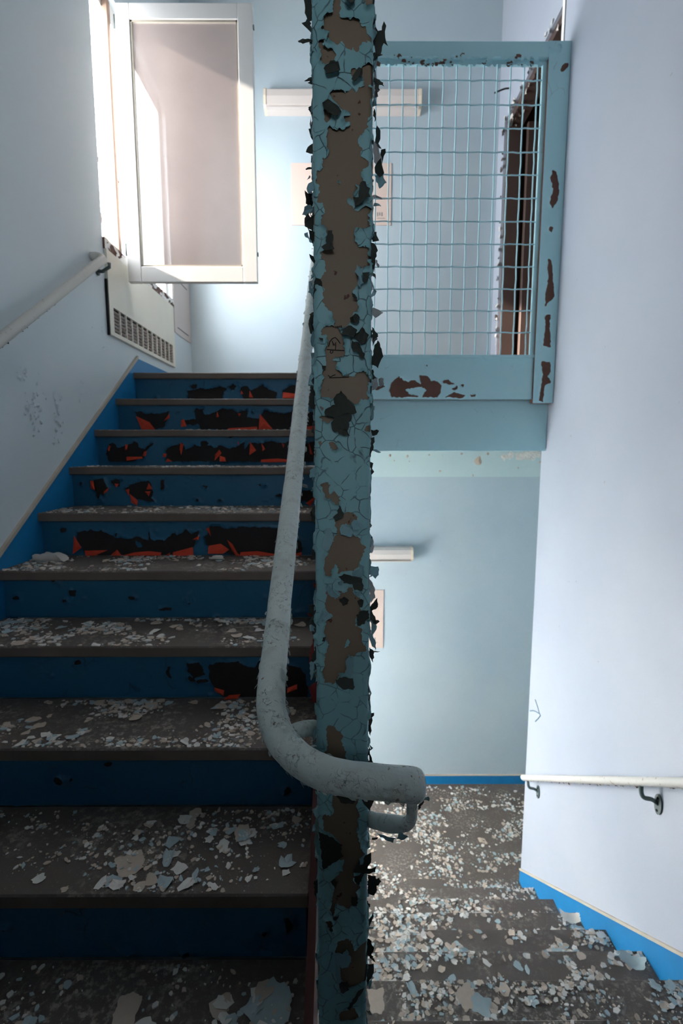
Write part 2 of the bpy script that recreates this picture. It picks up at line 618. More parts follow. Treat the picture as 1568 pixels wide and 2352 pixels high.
# dim room behind the upper door
rm = MB()
rm.box(XU + .14, 3.0, 2.85, 3.045, .30, 2.9)
rm.box(2.9, 3.0, 3.045, YF, .30, 2.9)
rm.box(XU + .14, 3.0, 3.045, YF, 2.8, 2.9)
rm.box(XU + .14, 3.0, YF - .03, YF - .001, .30, 2.8)
rm.box(XU + .14, 3.0, 3.045, YF, .301, .4837)
rm.make('wall_dim_room', M['room'], kind='structure')

# skirtings painted blue, with a cream bead along the top
sk = []
s_asc = R_ / G
zl = lambda y: .581 - s_asc * (3.145 - y)
MB().prism([(.3, zl(.3)), (3.145, .581), (3.80, .581), (3.80, .47), (3.12, .47), (3.07, .18), (.3, zl(.3) - .36)], 'X', XL - .002, XL + .007).make('baseboard_left', M['skirt'], kind='structure')
b = MB()
b.prism([(.3, zl(.3)), (3.145, .581), (3.145, .597), (3.139, .597), (.3, zl(.3) + .016)], 'X', XL, XL + .012)
b.make('trim_left_bead', M['trim'], kind='structure')
zr = lambda y: -2.194 - s_asc * (y - 2.081) + .004
MB().prism([(.2, zr(.2)), (3.047, zr(3.047)), (3.047, zr(3.047) - .30), (.2, zr(.2) - .36)], 'X', XR - .007, XR + .002).make('baseboard_right', M['skirt'], kind='structure')
MB().prism([(.2, zr(.2)), (3.047, zr(3.047)), (3.047, zr(3.047) + .014), (.2, zr(.2) + .014)], 'X', XR - .012, XR).make('trim_right_bead', M['trim'], kind='structure')
MB().box(XL, 2.9, YF - .012, YF, ZLOW, -3.058).make('baseboard_far', M['skirt'], kind='structure')
MB().box(XL, 2.9, YF - .016, YF, -3.058, -3.05).make('trim_far_bead', M['trim'], kind='structure')

# ------------------------------------------------------------------ ascending flight

def flat_posn(O, U, V, N):
    O, U, V, N = (np.array(q, float) for q in (O, U, V, N))

    def f(u, v):
        p = O + u[..., None] * U + v[..., None] * V
        return p, np.broadcast_to(N, p.shape)
    return f


def zoomed(ox, oy, sc, pts):
    return [(ox + x / sc, oy + y / sc) for x, y in pts]


# torn holes and orange flaps on the risers, as photo pixels (zoomed crops)
def ZA_(p): return zoomed(240, 840, 3.136, p)
def ZB_(p): return zoomed(140, 1050, 2.613, p)
def ZC_(p): return zoomed(300, 1480, 3.564, p)
HOLES = {
    0: [ZA_([(600, 185), (690, 160), (760, 170), (830, 145), (890, 170), (860, 190), (855, 240), (605, 240)]),
        ZA_([(622, 148), (640, 130), (665, 140), (662, 165), (640, 170)]), ZA_([(900, 150), (920, 130), (945, 145), (940, 175), (915, 180)]),
        ZA_([(980, 150), (1030, 145), (1050, 180), (1140, 140), (1200, 180), (1245, 185), (1235, 240), (1000, 240), (975, 180)]),
        ZA_([(1285, 180), (1330, 145), (1380, 140), (1500, 150), (1500, 240), (1285, 240)])],
    1: [ZA_([(220, 330), (300, 345), (400, 345), (465, 325), (450, 390), (430, 440), (370, 460), (300, 440), (240, 380)]),
        ZA_([(565, 390), (660, 385), (650, 310), (720, 310), (700, 350), (760, 350), (810, 330), (850, 310), (920, 320), (960, 340), (1035, 315), (1030, 370), (1120, 385), (1150, 320), (1300, 350), (1365, 310), (1520, 340), (1520, 460), (690, 460), (690, 420), (600, 430)])],
    2: [ZA_([(30, 560), (70, 560), (100, 590), (140, 580), (160, 570), (230, 545), (250, 590), (290, 600), (360, 550), (300, 620), (290, 660), (200, 690), (30, 690), (15, 640)]),
        ZA_([(445, 600), (560, 550), (590, 600), (650, 570), (700, 580), (740, 570), (800, 590), (830, 570), (900, 600), (960, 580), (1010, 550), (1010, 600), (1050, 550), (1130, 560), (1180, 540), (1290, 560), (1320, 545), (1450, 560), (1510, 545), (1520, 690), (460, 690)])],
    3: [ZB_([(180, 140), (260, 130), (290, 190), (260, 225), (230, 220), (200, 190)]), ZB_([(300, 140), (360, 130), (350, 175), (325, 165)]),
        ZB_([(390, 190), (450, 150), (535, 140), (550, 190), (545, 240), (560, 265), (520, 265), (460, 250), (420, 230)]),
        ZB_([(600, 140), (615, 140), (625, 190), (605, 195)]), ZB_([(850, 170), (885, 175), (870, 190)]), ZB_([(1180, 160), (1230, 170), (1200, 180)]),
        ZB_([(1450, 200), (1490, 195), (1540, 240), (1490, 270), (1440, 260)]), ZB_([(113, 150), (130, 145), (137, 160), (120, 168)])],
    4: [ZB_([(100, 450), (170, 435), (250, 445), (330, 480), (340, 445), (345, 480), (440, 490), (460, 540), (490, 540), (470, 480), (525, 500), (530, 440), (545, 490), (610, 500), (640, 480), (690, 450), (700, 470), (760, 430), (780, 460), (830, 440), (820, 480), (790, 560), (680, 590), (480, 600), (370, 590), (150, 590), (110, 510)]),
        ZB_([(865, 480), (900, 410), (950, 410), (980, 430), (1100, 420), (1250, 420), (1320, 430), (1440, 500), (1450, 560), (1420, 595), (1080, 595), (890, 550), (870, 510)]),
        ZB_([(0, 425), (30, 430), (30, 448), (0, 450)])],
    5: [zoomed(0, 1088, 2, [(325, 535), (350, 540), (345, 570), (330, 555)]), zoomed(0, 1088, 2, [(290, 578), (310, 572), (312, 586), (296, 590)])],
    6: [ZC_([(640, 170), (700, 140), (880, 130), (930, 170), (1020, 185), (1050, 125), (1300, 160), (1420, 220), (1460, 430), (1000, 480), (760, 440), (650, 300)]),
        ZC_([(450, 150), (560, 140), (610, 250), (520, 275), (470, 210)]), ZC_([(300, 180), (330, 170), (320, 250), (350, 290), (320, 285), (296, 230)]),
        ZC_([(480, 265), (560, 280), (640, 300), (560, 310)])],
    7: [zoomed(0, 1764, 2, [(1300, 90), (1330, 80), (1340, 110), (1310, 118)])],
    8: [zoomed(0, 1764, 2, [(1310, 690), (1350, 680), (1345, 740), (1315, 750)]), zoomed(0, 1764, 2, [(1205, 745), (1222, 742), (1225, 760), (1207, 765)])],
}
FLAPS = {
    0: [ZA_(p) for p in ([(985, 178), (1003, 205), (985, 208)], [(1045, 178), (1074, 232), (1045, 230)], [(1285, 190), (1380, 203), (1490, 210), (1490, 236), (1283, 236)])],
    1: [ZA_(p) for p in ([(228, 362), (330, 408), (375, 460), (275, 460)], [(436, 400), (470, 345), (474, 378)], [(555, 392), (575, 386), (600, 438), (558, 442)], [(1120, 348), (1165, 400), (1215, 460), (1113, 460)], [(813, 328), (830, 370), (810, 372)], [(962, 343), (984, 345), (975, 368)], [(900, 450), (1000, 445), (1100, 438), (1105, 462), (890, 462)], [(1430, 440), (1520, 432), (1520, 462), (1425, 462)])],
    2: [ZA_(p) for p in ([(160, 655), (275, 655), (282, 668), (170, 684)], [(550, 555), (572, 568), (562, 644), (547, 600)], [(800, 640), (830, 605), (845, 630), (800, 684)], [(1050, 548), (1095, 610), (1048, 644)], [(1130, 556), (1160, 600), (1143, 615)], [(1470, 548), (1500, 640), (1480, 634)], [(290, 620), (310, 612), (306, 652), (285, 650)], [(155, 566), (175, 570), (172, 606), (160, 604)], [(35, 572), (50, 580), (46, 618), (33, 606)], [(430, 632), (452, 634), (448, 660), (428, 656)], [(830, 648), (870, 660), (880, 690), (835, 690)], [(1275, 555), (1298, 570), (1290, 594)], [(960, 548), (972, 552), (968, 576)], [(455, 668), (495, 688), (450, 692)], [(1130, 676), (1250, 668), (1330, 676), (1330, 694), (1130, 694)])],
    3: [ZB_(p) for p in ([(178, 143), (200, 138), (218, 196), (190, 187)], [(388, 195), (412, 190), (417, 232)], [(414, 218), (468, 258), (467, 292), (430, 272)], [(530, 153), (558, 190), (523, 192)], [(508, 205), (542, 203), (537, 233)], [(265, 205), (290, 182), (288, 198), (270, 220)], [(325, 158), (352, 160), (345, 182)], [(1470, 275), (1530, 232), (1500, 290)])],
    4: [ZB_(p) for p in ([(84, 468), (132, 540), (84, 578)], [(145, 560), (284, 557), (215, 592), (160, 594)], [(308, 582), (340, 553), (372, 592), (320, 604)], [(378, 592), (450, 568), (530, 562), (606, 570), (609, 609), (400, 609)], [(678, 568), (792, 538), (802, 582), (740, 614), (678, 609)], [(798, 490), (832, 468), (832, 492)], [(873, 430), (890, 418), (908, 470)], [(888, 530), (960, 518), (1014, 550), (980, 574), (888, 574)], [(998, 493), (1030, 520), (1062, 570), (1084, 614), (1058, 614), (1030, 555)], [(1080, 568), (1180, 562), (1284, 578), (1290, 604), (1078, 604)], [(1400, 578), (1444, 568), (1446, 606), (1400, 606)], [(632, 592), (660, 570), (664, 598)])],
    6: [ZC_(p) for p in ([(690, 343), (772, 362), (770, 396), (700, 372)], [(810, 408), (902, 402), (882, 470), (770, 494)], [(1285, 345), (1364, 316), (1364, 348), (1285, 374)])],
}
stair = empty('staircase', (XL / 2, 1.9, ZFLOOR), 'blue staircase going up on the left, torn blue risers and dark dusty treads', 'staircase')
for n in range(0, 11):
    yn, zn = YA - n * G, ZA - n * R_
    if n <= 9:
        mb = MB().box(XL + .001, XE, yn, yn + (G if n else .06) + .02, zn - .036, zn, b=.004)
        mi = []
        for f in mb.f:
            a = np.array([mb.v[i] for i in f])
            mi.append(1 if a[:, 1].max() < yn + .005 and a[:, 2].min() < zn - .006 else 0)
        mb.m = mi
        mb.make('tread', [M['tread'], M['tread_edge']], stair)
    yr = yn + .024
    z0, z1 = ZA - (n + 1) * R_, zn - .036
    if n == 10: break
    if n == 9: z0 = ZFLOOR
    rz = MB().box(XL + .001, XE - .004, yr, yr + .02, z0, z1).make('riser', M['substrate'], stair)
    polys = [[(at(x, y, 'Y', yr)[0], at(x, y, 'Y', yr)[2]) for x, y in h] for h in HOLES.get(n, [])]

    def field(u, v, polys=polys, n=n):
        d = np.full(u.shape, .05)
        for p in polys:
            d = np.minimum(d, sdf_poly(u, v, p))
        d = d + (fbm(u * 70, v * 70, 3 + n, 3) - .5) * .016
        w = fbm(u * 14, v * 22, 40 + n, 3)
        return np.minimum(d, (.80 - w) * .09)
    c = .004 if n <= 6 else .007
    peel_sheet('paint_layer', np.arange(XL + .002, XE - .003, c), np.arange(z0, z1 + c * .5, c), field,
               flat_posn((0, yr, 0), (1, 0, 0), (0, 0, 1), (0, -1, 0)), M['riser'], rz, lift=.012, width=.014, seed=n)
    for p in FLAPS.get(n, []):
        q = [at(x, y, 'Y', yr) for x, y in p]
        zmin, zmax = min(a[2] for a in q), max(a[2] for a in q)
        vs = []
        for a in q:
            out = .004 + .014 * ((zmax - a[2]) / max(.004, zmax - zmin)) ** 1.5 + random.uniform(0, .006)
            vs.append((a[0], yr - out, max(a[2], z0 + .002)))
        cen = tuple(np.mean(vs, 0) - np.array((0, .006, 0)))
        k = len(vs)
        mesh('paint_flap', vs + [cen], [(i, (i + 1) % k, k) for i in range(k)], M['orange'], rz, label='torn paint flap showing its orange back')
y0, y1 = .70, YA + .12
zs_ = lambda y: ZA + s_asc * (y - YA)
MB().prism([(y0, zs_(y0) + .02), (3.0, zs_(3.0) + .02), (3.0, zs_(3.0) - .30), (y0, zs_(y0) - .30)], 'X', XE, XE + .018).make('stringer', M['stringer'], stair, label='dark red side stringer')
MB().prism([(y0, zs_(y0) - .27), (3.0, zs_(3.0) - .27), (3.0, zs_(3.0) - .31), (y0, zs_(y0) - .31)], 'X', XL + .001, XE).make('soffit', M['wall'], stair)

# ------------------------------------------------------------------ descending flight
XD = .058
down = empty('staircase', (.65, 2.2, ZLOW), 'dark staircase going down on the right, covered in pale paint chips', 'staircase')
for n in range(-2, 8):
    yn, zn = YD + n * G, ZD - n * R_
    mb = MB().box(XD, XR - .001, yn - G - .02, yn, zn - .036, zn, b=.004)
    mb.make('tread', M['tread'], down)
    MB().box(XD, XR - .001, yn - .044, yn - .024, zn - R_, zn - .036).make('riser', M['riser'], down)
zd = lambda y: ZD - s_asc * (y - YD)
MB().prism([(.80, zd(.80) + .0), (3.07, zd(3.07) + .0), (3.07, ZLOW + .0), (2.9, zd(2.9) - .30), (.80, zd(.80) - .30)], 'X', XD - .026, XD).make('stringer', M['stringer'], down)
MB().prism([(.52, zd(.52) - .26), (2.9, zd(2.9) - .26), (2.9, zd(2.9) - .30), (.52, zd(.52) - .30)], 'X', XD, XR).make('soffit', M['wall'], down)

# ------------------------------------------------------------------ upper landing edge: beam, kick plate, wire guard
YG = 2.94
beam_z0, beam_z1 = at(1000, 1036, 'Y', 3.0)[2], at(1000, 917, 'Y', 3.0)[2]
bm = empty('trim_landing_beam', (.6, 3.0, beam_z0), kind='structure')
MB().box(XE + .03, XR - .001, 2.982, 3.0, beam_z0, beam_z1, b=.002).make('beam_face', M['teal_beam'], bm)
# beam-end band on the far wall just under the landing
MB().box(XL, 2.9, YF - .022, YF, -.215, .019).make('trim_far_band', wall_paint('band_paint', srgb(186, 205, 206), srgb(196, 212, 210)), kind='structure')

guard = empty('wire_mesh_guard', (.62, YG, .3), 'light blue steel guard with welded wire mesh at the upper landing edge', 'guard')
gx0 = .0
top1, top0 = at(1000, 93, 'Y', YG - .025)[2], at(1000, 131, 'Y', YG - .025)[2]
lip0 = at(1000, 150, 'Y', YG)[2]
px0 = at(1247, 400, 'Y', YG - .025)[0]
kz1, kz0 = at(1000, 820, 'Y', YG - .02)[2], at(1000, 917, 'Y', YG - .02)[2]
pz0 = at(1255, 926, 'Y', YG - .025)[2]
MB().box(gx0, XR - .001, YG - .025, YG + .02, top0, top1, b=.004).make('top_rail', M['teal_beam'], guard)
MB().box(gx0, px0, YG - .008, YG + .012, lip0, top0).make('top_lip', M['teal_beam'], guard)
MB().box(px0, XR - .002, YG - .027, YG + .02, pz0, top0, b=.004).make('side_post', M['primer_red'], guard)
MB().box(px0 - .022, px0, YG - .01, YG + .012, kz1, lip0).make('side_lip', M['teal_beam'], guard)
MB().box(gx0, gx0 + .05, YG - .025, YG + .02, kz0, top0, b=.004).make('side_post', M['teal_beam'], guard)


def gpoly(p):
    return zoomed(840, 800, 3.409, p)


def noisy_field(polys, amp, fr, seed, extra=None):
    def f(u, v):
        d = np.full(u.shape, .05)
        for p in polys:
            s = sdf_poly(u, v, p[1:]) if p[0] == '+' else sdf_poly(u, v, p)
            d = np.minimum(d, s)
        d = d + (fbm(u * fr, v * fr, seed, 3) - .5) * amp
        return extra(u, v, d) if extra else d
    return f


def toXZ(p, Y):
    return [(at(x, y, 'Y', Y)[0], at(x, y, 'Y', Y)[2]) for x, y in p]


# side post paint
yp = YG - .027
ph = [toXZ(zoomed(1100, 0, 6.817, p), yp) for p in (
    [(1100, 740), (1130, 720), (1140, 770), (1200, 790), (1230, 700), (1280, 690), (1275, 830), (1150, 820), (1080, 860)],
    [(1270, 1090), (1290, 1020), (1350, 990), (1390, 1000), (1370, 1080), (1290, 1120)])]
ph += [toXZ(p, yp) for p in (
    gpoly([(1370, 100), (1440, 110), (1445, 180), (1420, 220), (1450, 260), (1400, 290), (1385, 420), (1350, 415), (1370, 300), (1380, 220)]),
    zoomed(784, 0, 2, [(965, 780), (985, 790), (995, 850), (1000, 880), (985, 930), (965, 970), (955, 930), (970, 870), (960, 820)]),
    zoomed(784, 0, 2, [(955, 1040), (970, 1045), (965, 1070), (953, 1062)]),
    zoomed(784, 588, 2, [(945, 10), (965, 20), (970, 100), (975, 190), (935, 230), (935, 170), (950, 100)]),
    zoomed(784, 588, 2, [(935, 265), (960, 270), (955, 330), (960, 420), (925, 410), (935, 330)]))]
peel_sheet('paint_layer', np.linspace(px0, XR - .002, 17), np.arange(pz0, top1, .005), noisy_field(ph, .014, 60, 5),
           flat_posn((0, yp, 0), (1, 0, 0), (0, 0, 1), (0, -1, 0)), M['teal_beam'], guard, lift=.006, seed=5)
# kick plate with its large bare patch
yk = YG - .012
kick = MB().box(gx0, px0, yk, yk + .014, kz0, kz1).make('kick_plate', M['primer_red'], guard, label='low steel plate with a bare brown patch')
kh = [toXZ(gpoly(p), yk) for p in (
    [(180, 330), (210, 260), (260, 220), (290, 250), (330, 260), (380, 250), (430, 280), (415, 210), (480, 210), (510, 260), (560, 260), (590, 290), (580, 350), (560, 385), (440, 385), (470, 330), (440, 300), (380, 310), (305, 320), (340, 360), (420, 380), (200, 385)],
    [(590, 255), (640, 250), (690, 280), (660, 285), (610, 275)], [(630, 375), (690, 340), (770, 372), (760, 388), (620, 385)],
    [(670, 315), (710, 300), (720, 318), (690, 330)], [(740, 290), (762, 285), (760, 303)], [(820, 368), (855, 362), (850, 378), (828, 380)],
    [(465, 132), (480, 130), (478, 146)], [(40, 315), (80, 310), (120, 280), (150, 300), (100, 330), (50, 330)])]
peel_sheet('paint_layer', np.arange(gx0, px0, .004), np.arange(kz0, kz1, .004), noisy_field(kh, .015, 60, 9),
           flat_posn((0, yk, 0), (1, 0, 0), (0, 0, 1), (0, -1, 0)), M['teal_beam'], kick, lift=.006, seed=9)
MB().box(gx0, px0 - .002, yk - .012, yk + .018, kz1 - .004, kz1 + .012).make('kick_lip', M['teal_beam'], guard)
# the wires: each a part
wy = YG + .003
zt = lip0 + .005
k = 0
xw = at(892, 400, 'Y', wy)[0] - .0735 * 3
dx = (at(1224, 400, 'Y', wy)[0] - at(892, 400, 'Y', wy)[0]) / 11
xw = at(892, 400, 'Y', wy)[0] - dx * 3
wire_m = M['teal_beam']
while xw < px0 - .01:
    if xw > gx0 + .05:
        zz = np.linspace(kz1, zt, 26)
        pts = [(xw + .0012 * math.sin(i * 1.9 + k), wy + .0022 * math.cos(i * math.pi), z) for i, z in enumerate(zz)]
        MB().tube(pts, .0038, 7).make('mesh_wire', wire_m, guard, smooth=True)
    xw += dx
    k += 1
for yy in (185, 241, 295, 350, 402, 456, 509, 561, 613, 664, 714, 764):
    z = at(1000, yy, 'Y', wy)[2]
    xx = np.linspace(gx0 + .05, px0 - .004, 34)
    pts = [(x, wy - .0022 * math.cos(i * math.pi), z + .0015 * math.sin(i * 1.3 + yy)) for i, x in enumerate(xx)]
    MB().tube(pts, .0038, 7).make('mesh_wire', wire_m, guard, smooth=True)
# ragged paint hanging off the lip under the top rail
mb = MB()
for i in range(150):
    x = random.uniform(gx0 + .2, px0)
    z = random.choice((lip0 + random.uniform(-.008, .012), lip0 + random.uniform(-.004, .012), top0 + random.uniform(-.006, .010)))
    q = ragged(random.uniform(.004, .016), 7)
    n = len(mb.v)
    ty = random.uniform(-.3, .8)
    mb.add([(x + a, YG - (.010 if z < top0 - .012 else .027) + ty * b * .5, z + b) for a, b in q], [tuple(range(7))], random.choice((0, 0, 0, 1)))
mb.make('loose_flakes', [M['teal_beam'], M['primer_red']], guard, kind='stuff')

# ------------------------------------------------------------------ the steel post
PY, PWX0, PWX1, PD = .70, -.0357, .0425, .078
post = empty('steel_post', ((PWX0 + PWX1) / 2, PY + PD / 2, ZFLOOR), 'tall square steel post in the middle, teal paint peeling off brown primer', 'post')
PR = .006


def post_profile(h=0):
    """outline of the tube section, offset outwards by h"""
    x0, x1, y0, y1 = PWX0, PWX1, PY, PY + PD
    out = []
    for cx, cy, a0 in ((x0 + PR, y0 + PR, 180), (x1 - PR, y0 + PR, 270), (x1 - PR, y1 - PR, 0), (x0 + PR, y1 - PR, 90)):
        for k in range(5):
            a = math.radians(a0 + 22.5 * k)
            out.append((cx + (PR + h) * math.cos(a), cy + (PR + h) * math.sin(a)))
    return out


MB().prism(post_profile(), 'Z', ZFLOOR, CEIL).make('shaft', M['primer'], post)
PVZ0, PVZ1 = -1.0, .64


def pz(y0, sc, p):
    return zoomed(680, y0, sc, p)


S7 = 7.127
BARE = [
    pz(0, S7, [(610, -400), (700, -400), (715, 300), (760, 330), (830, 310), (890, 370), (940, 320), (1030, 350), (1060, 430), (1130, 450), (1170, 570), (1250, 620), (1240, 690), (1080, 700), (1040, 760), (1010, 860), (960, 830), (930, 770), (890, 830), (800, 790), (740, 680), (700, 740), (640, 750), (580, 720), (510, 660), (530, 580), (430, 550), (380, 500), (440, 460), (440, 350), (510, 270), (600, 240)]),
    pz(0, S7, [(1100, -300), (1270, -300), (1270, 120), (1150, 130), (1140, 80), (1100, 40)]),
    pz(0, S7, [(380, 690), (460, 700), (450, 800), (500, 860), (560, 830), (640, 900), (640, 970), (620, 1010), (560, 1050), (480, 1060), (430, 1080), (390, 1000), (410, 950), (380, 780)]),
    pz(0, S7, [(1080, 1090), (1180, 1040), (1265, 1110), (1275, 1430), (1110, 1420), (1115, 1310), (1080, 1290), (1080, 1180)]),
    pz(0, S7, [(870, 1190), (940, 1120), (1010, 1160), (920, 1290)]),
    pz(0, S7, [(600, 1520), (700, 1500), (780, 1500), (800, 1545), (850, 1520), (900, 1460), (980, 1520), (1020, 1430), (1230, 1440), (1265, 1600), (1200, 1620), (1210, 1690), (1250, 1740), (1240, 1900), (1180, 1920), (1170, 2040), (1190, 2080), (1150, 2130), (1050, 2210), (1000, 2290), (1020, 2412), (1080, 2432), (1050, 2542), (1080, 2592), (1150, 2612), (1210, 2682), (1140, 2752), (1070, 2802), (1060, 2892), (1100, 2952), (1090, 3012), (1060, 3052), (950, 3042), (1000, 3112), (950, 3172), (930, 3222), (930, 3262), (850, 3272), (850, 3322), (920, 3382), (920, 3452), (1030, 3452), (1060, 3412), (1140, 3392), (1200, 3432), (1200, 3492), (1170, 3562), (1190, 3722), (1150, 3752), (1080, 3742), (960, 3752), (930, 3842), (960, 3932), (1020, 4052), (1160, 4042), (1180, 4092), (1150, 4202), (1220, 4232), (1150, 4282), (1170, 4352), (1100, 4402), (1020, 4372), (960, 4462), (1030, 4502), (1020, 4582), (980, 4682), (920, 4792), (980, 4882), (990, 4962), (1020, 5052), (960, 5112), (930, 5162), (880, 5202), (880, 5302), (830, 5362), (700, 5392), (760, 5542), (790, 5652), (810, 5782), (780, 5832), (640, 5862), (600, 5912), (660, 5932), (660, 6042), (760, 6142), (850, 6152), (900, 6192), (950, 6172), (980, 6112), (1060, 6102), (1110, 6072), (1140, 6102), (1170, 6182), (1185, 6222), (1165, 6322), (1150, 6462), (1180, 6522), (1130, 6562), (1050, 6532), (1020, 6602), (970, 6632), (900, 6582), (750, 6452), (620, 6502), (560, 6532), (500, 6502), (400, 6482), (395, 6402), (440, 6302), (410, 6222), (460, 6182), (430, 6122), (450, 6052), (490, 5982), (490, 5852), (470, 5752), (500, 5672), (530, 5602), (500, 5572), (490, 5502), (410, 5492), (410, 5402), (440, 5362), (530, 5352), (610, 5342), (630, 5282), (590, 5182), (580, 5132), (540, 5082), (480, 5032), (420, 4942), (440, 4882), (430, 4812), (490, 4752), (430, 4702), (390, 4612), (430, 4512), (490, 4442), (470, 4392), (480, 4342), (470, 4282), (405, 4242), (410, 4142), (460, 4112), (490, 4052), (500, 3772), (450, 3732), (410, 3662), (410, 3542), (465, 3532), (465, 3402), (430, 3322), (350, 3312), (380, 3182), (370, 3052), (330, 2982), (340, 2792), (400, 2817), (440, 2752), (440, 2602), (500, 2572), (530, 2502), (490, 2352), (510, 2260), (520, 2230), (510, 2150), (560, 2080), (600, 2130), (670, 2170), (700, 2140), (770, 2150), (870, 2100), (880, 2040), (800, 2020), (790, 1940), (830, 1930), (900, 1880), (850, 1830), (790, 1830), (730, 1850), (740, 1800), (640, 1700), (590, 1640), (550, 1560)]),
    pz(0, S7, [(450, 1720), (530, 1680), (680, 1800), (690, 1900), (590, 1920), (570, 2000), (470, 2040), (455, 1850)]),
    pz(660, S7, [(400, 1960), (460, 1950), (450, 2020), (420, 2030)]), pz(660, S7, [(400, 2130), (500, 2110), (610, 2150), (560, 2220), (450, 2200)]),
    pz(660, S7, [(1090, 2360), (1180, 2250), (1225, 2300), (1220, 2372)]),
    pz(990, S7, [(520, 190), (600, 160), (650, 200), (690, 290), (640, 320), (560, 300)]), pz(990, S7, [(368, 175), (395, 162), (415, 190), (395, 218)]),
    pz(990, S7, [(410, 850), (500, 840), (520, 870), (560, 880), (530, 960), (560, 1030), (620, 990), (680, 1040), (710, 1130), (700, 1210), (640, 1180), (570, 1110), (490, 1100), (480, 1050), (440, 970)]),
    pz(990, S7, [(790, 1340), (830, 1320), (920, 1330), (1010, 1390), (990, 1450), (930, 1450), (880, 1530), (830, 1510), (730, 1550), (720, 1690), (690, 1750), (650, 1560), (640, 1460), (740, 1430)]),
    pz(990, S7, [(620, 1730), (720, 1690), (830, 1730), (900, 1720), (940, 1700), (1040, 1740), (1050, 1850), (1140, 1900), (1100, 1980), (1060, 2100), (1030, 2200), (930, 2280), (750, 2290), (690, 2330), (690, 2250), (650, 2180), (570, 2270), (560, 2352), (490, 2352), (460, 2210), (480, 2060), (520, 1980), (560, 1880), (600, 1830)]),
    pz(1320, S7, [(500, 260), (540, 330), (640, 390), (700, 360), (720, 300), (630, 240), (740, 250), (750, 280), (820, 260), (850, 190), (920, 200), (940, 300), (1000, 350), (1060, 370), (1040, 480), (1060, 580), (980, 660), (970, 800), (1090, 880), (1060, 950), (1080, 1080), (1130, 1140), (1130, 1220), (980, 1270), (940, 1340), (870, 1290), (810, 1370), (800, 1470), (830, 1520), (800, 1600), (700, 1590), (680, 1680), (600, 1780), (540, 1740), (460, 1750), (460, 1640), (400, 1560), (450, 1500), (460, 1400), (490, 1240), (530, 1160), (540, 1100), (490, 1050), (460, 960), (490, 800), (480, 740), (590, 680), (580, 640), (470, 560), (490, 400)]),
    pz(1650, 4.9, [(345, 100), (410, 80), (490, 130), (530, 180), (500, 240), (550, 310), (560, 450), (560, 560), (300, 460), (300, 370), (340, 350), (360, 270), (340, 170)]),
    pz(1650, 4.9, [(420, 840), (700, 860), (700, 920), (670, 980), (720, 1080), (690, 1140), (710, 1200), (670, 1240), (700, 1330), (720, 1430), (770, 1500), (720, 1600), (680, 1660), (640, 1740), (520, 1740), (520, 1640), (560, 1560), (450, 1580), (500, 1400), (400, 1300), (310, 1250), (300, 1060), (400, 1090), (430, 1030), (400, 960)]),
    pz(2000, 6.682, [(660, -20), (850, -20), (880, 60), (850, 120), (960, 160), (980, 210), (920, 290), (940, 380), (860, 450), (860, 510), (780, 560), (710, 530), (620, 490), (560, 660), (520, 560), (540, 420), (580, 300), (600, 200), (560, 130), (650, 60)]),
    pz(2000, 6.682, [(440, 750), (550, 740), (560, 820), (580, 960), (520, 880)]),
    pz(2000, 6.682, [(640, 1080), (770, 1030), (850, 1060), (890, 1180), (940, 1170), (1080, 1030), (1080, 1660), (980, 1700), (800, 1760), (680, 1650), (670, 1440), (840, 1340), (770, 1190), (710, 1250), (590, 1240)]),
    pz(2000, 6.682, [(660, 2130), (900, 2100), (950, 2200), (900, 2250), (680, 2260)]),
]
BARE = [[(at(x, y, 'Y', PY)[0], at(x, y, 'Y', PY)[2]) for x, y in p] for p in BARE]
ISLES = [pz(1320, S7, [(800, 1080), (850, 1050), (885, 1075), (870, 1150), (800, 1190)]), pz(330, S7, [(680, 640), (720, 628), (712, 668), (685, 660)]),
         pz(0, S7, [(460, 2260), (520, 2150), (560, 2080), (560, 2300), (470, 2350)])]
ISLES = [[(at(x, y, 'Y', PY)[0], at(x, y, 'Y', PY)[2]) for x, y in p] for p in ISLES[:2]]
LF = PWX1 - PWX0 - 2 * PR
ARC = PR * math.pi / 2


def post_posn(u, v):
    """u runs round the front: left side, corner, front, corner, right side"""
    P = np.zeros(u.shape + (3,))
    N = np.zeros(u.shape + (3,))
    P[..., 2] = v
    for idx in np.ndindex(u.shape):
        s = u[idx] - (PWX0 + PR)
        if s < -ARC:
            p, n = (PWX0, PY + PR + (-s - ARC)), (-1, 0)
        elif s < 0:
            a = -s / PR
            n = (-math.sin(a), -math.cos(a))
            p = (PWX0 + PR + PR * n[0], PY + PR + PR * n[1])
        elif s <= LF:
            p, n = (PWX0 + PR + s, PY), (0, -1)
        elif s < LF + ARC:
            a = (s - LF) / PR
            n = (math.sin(a), -math.cos(a))
            p = (PWX1 - PR + PR * n[0], PY + PR + PR * n[1])
        else:
            p, n = (PWX1, PY + PR + (s - LF - ARC)), (1, 0)
        P[idx][:2] = p
        N[idx][:2] = n
    return P, N


def post_field(u, v):
    d = np.full(u.shape, .05)
    for p in BARE:
        d = np.minimum(d, sdf_poly(u, v, p))
    for p in ISLES:
        d = np.maximum(d, -sdf_poly(u, v, p))
    d = d + (fbm(u * 170, v * 170, 77, 2) - .5) * .0036 + (vnoise(u * 520, v * 520, 78) - .5) * .0030
    e = np.maximum(PWX0 + PR * .2 - u, u - PWX1 + PR * .2)       # sides: patchier
    w = fbm(u * 60, v * 40, 91, 3)
    return np.where(e > 0, np.minimum(np.maximum(d, .002), (.62 - w) * .05), d)


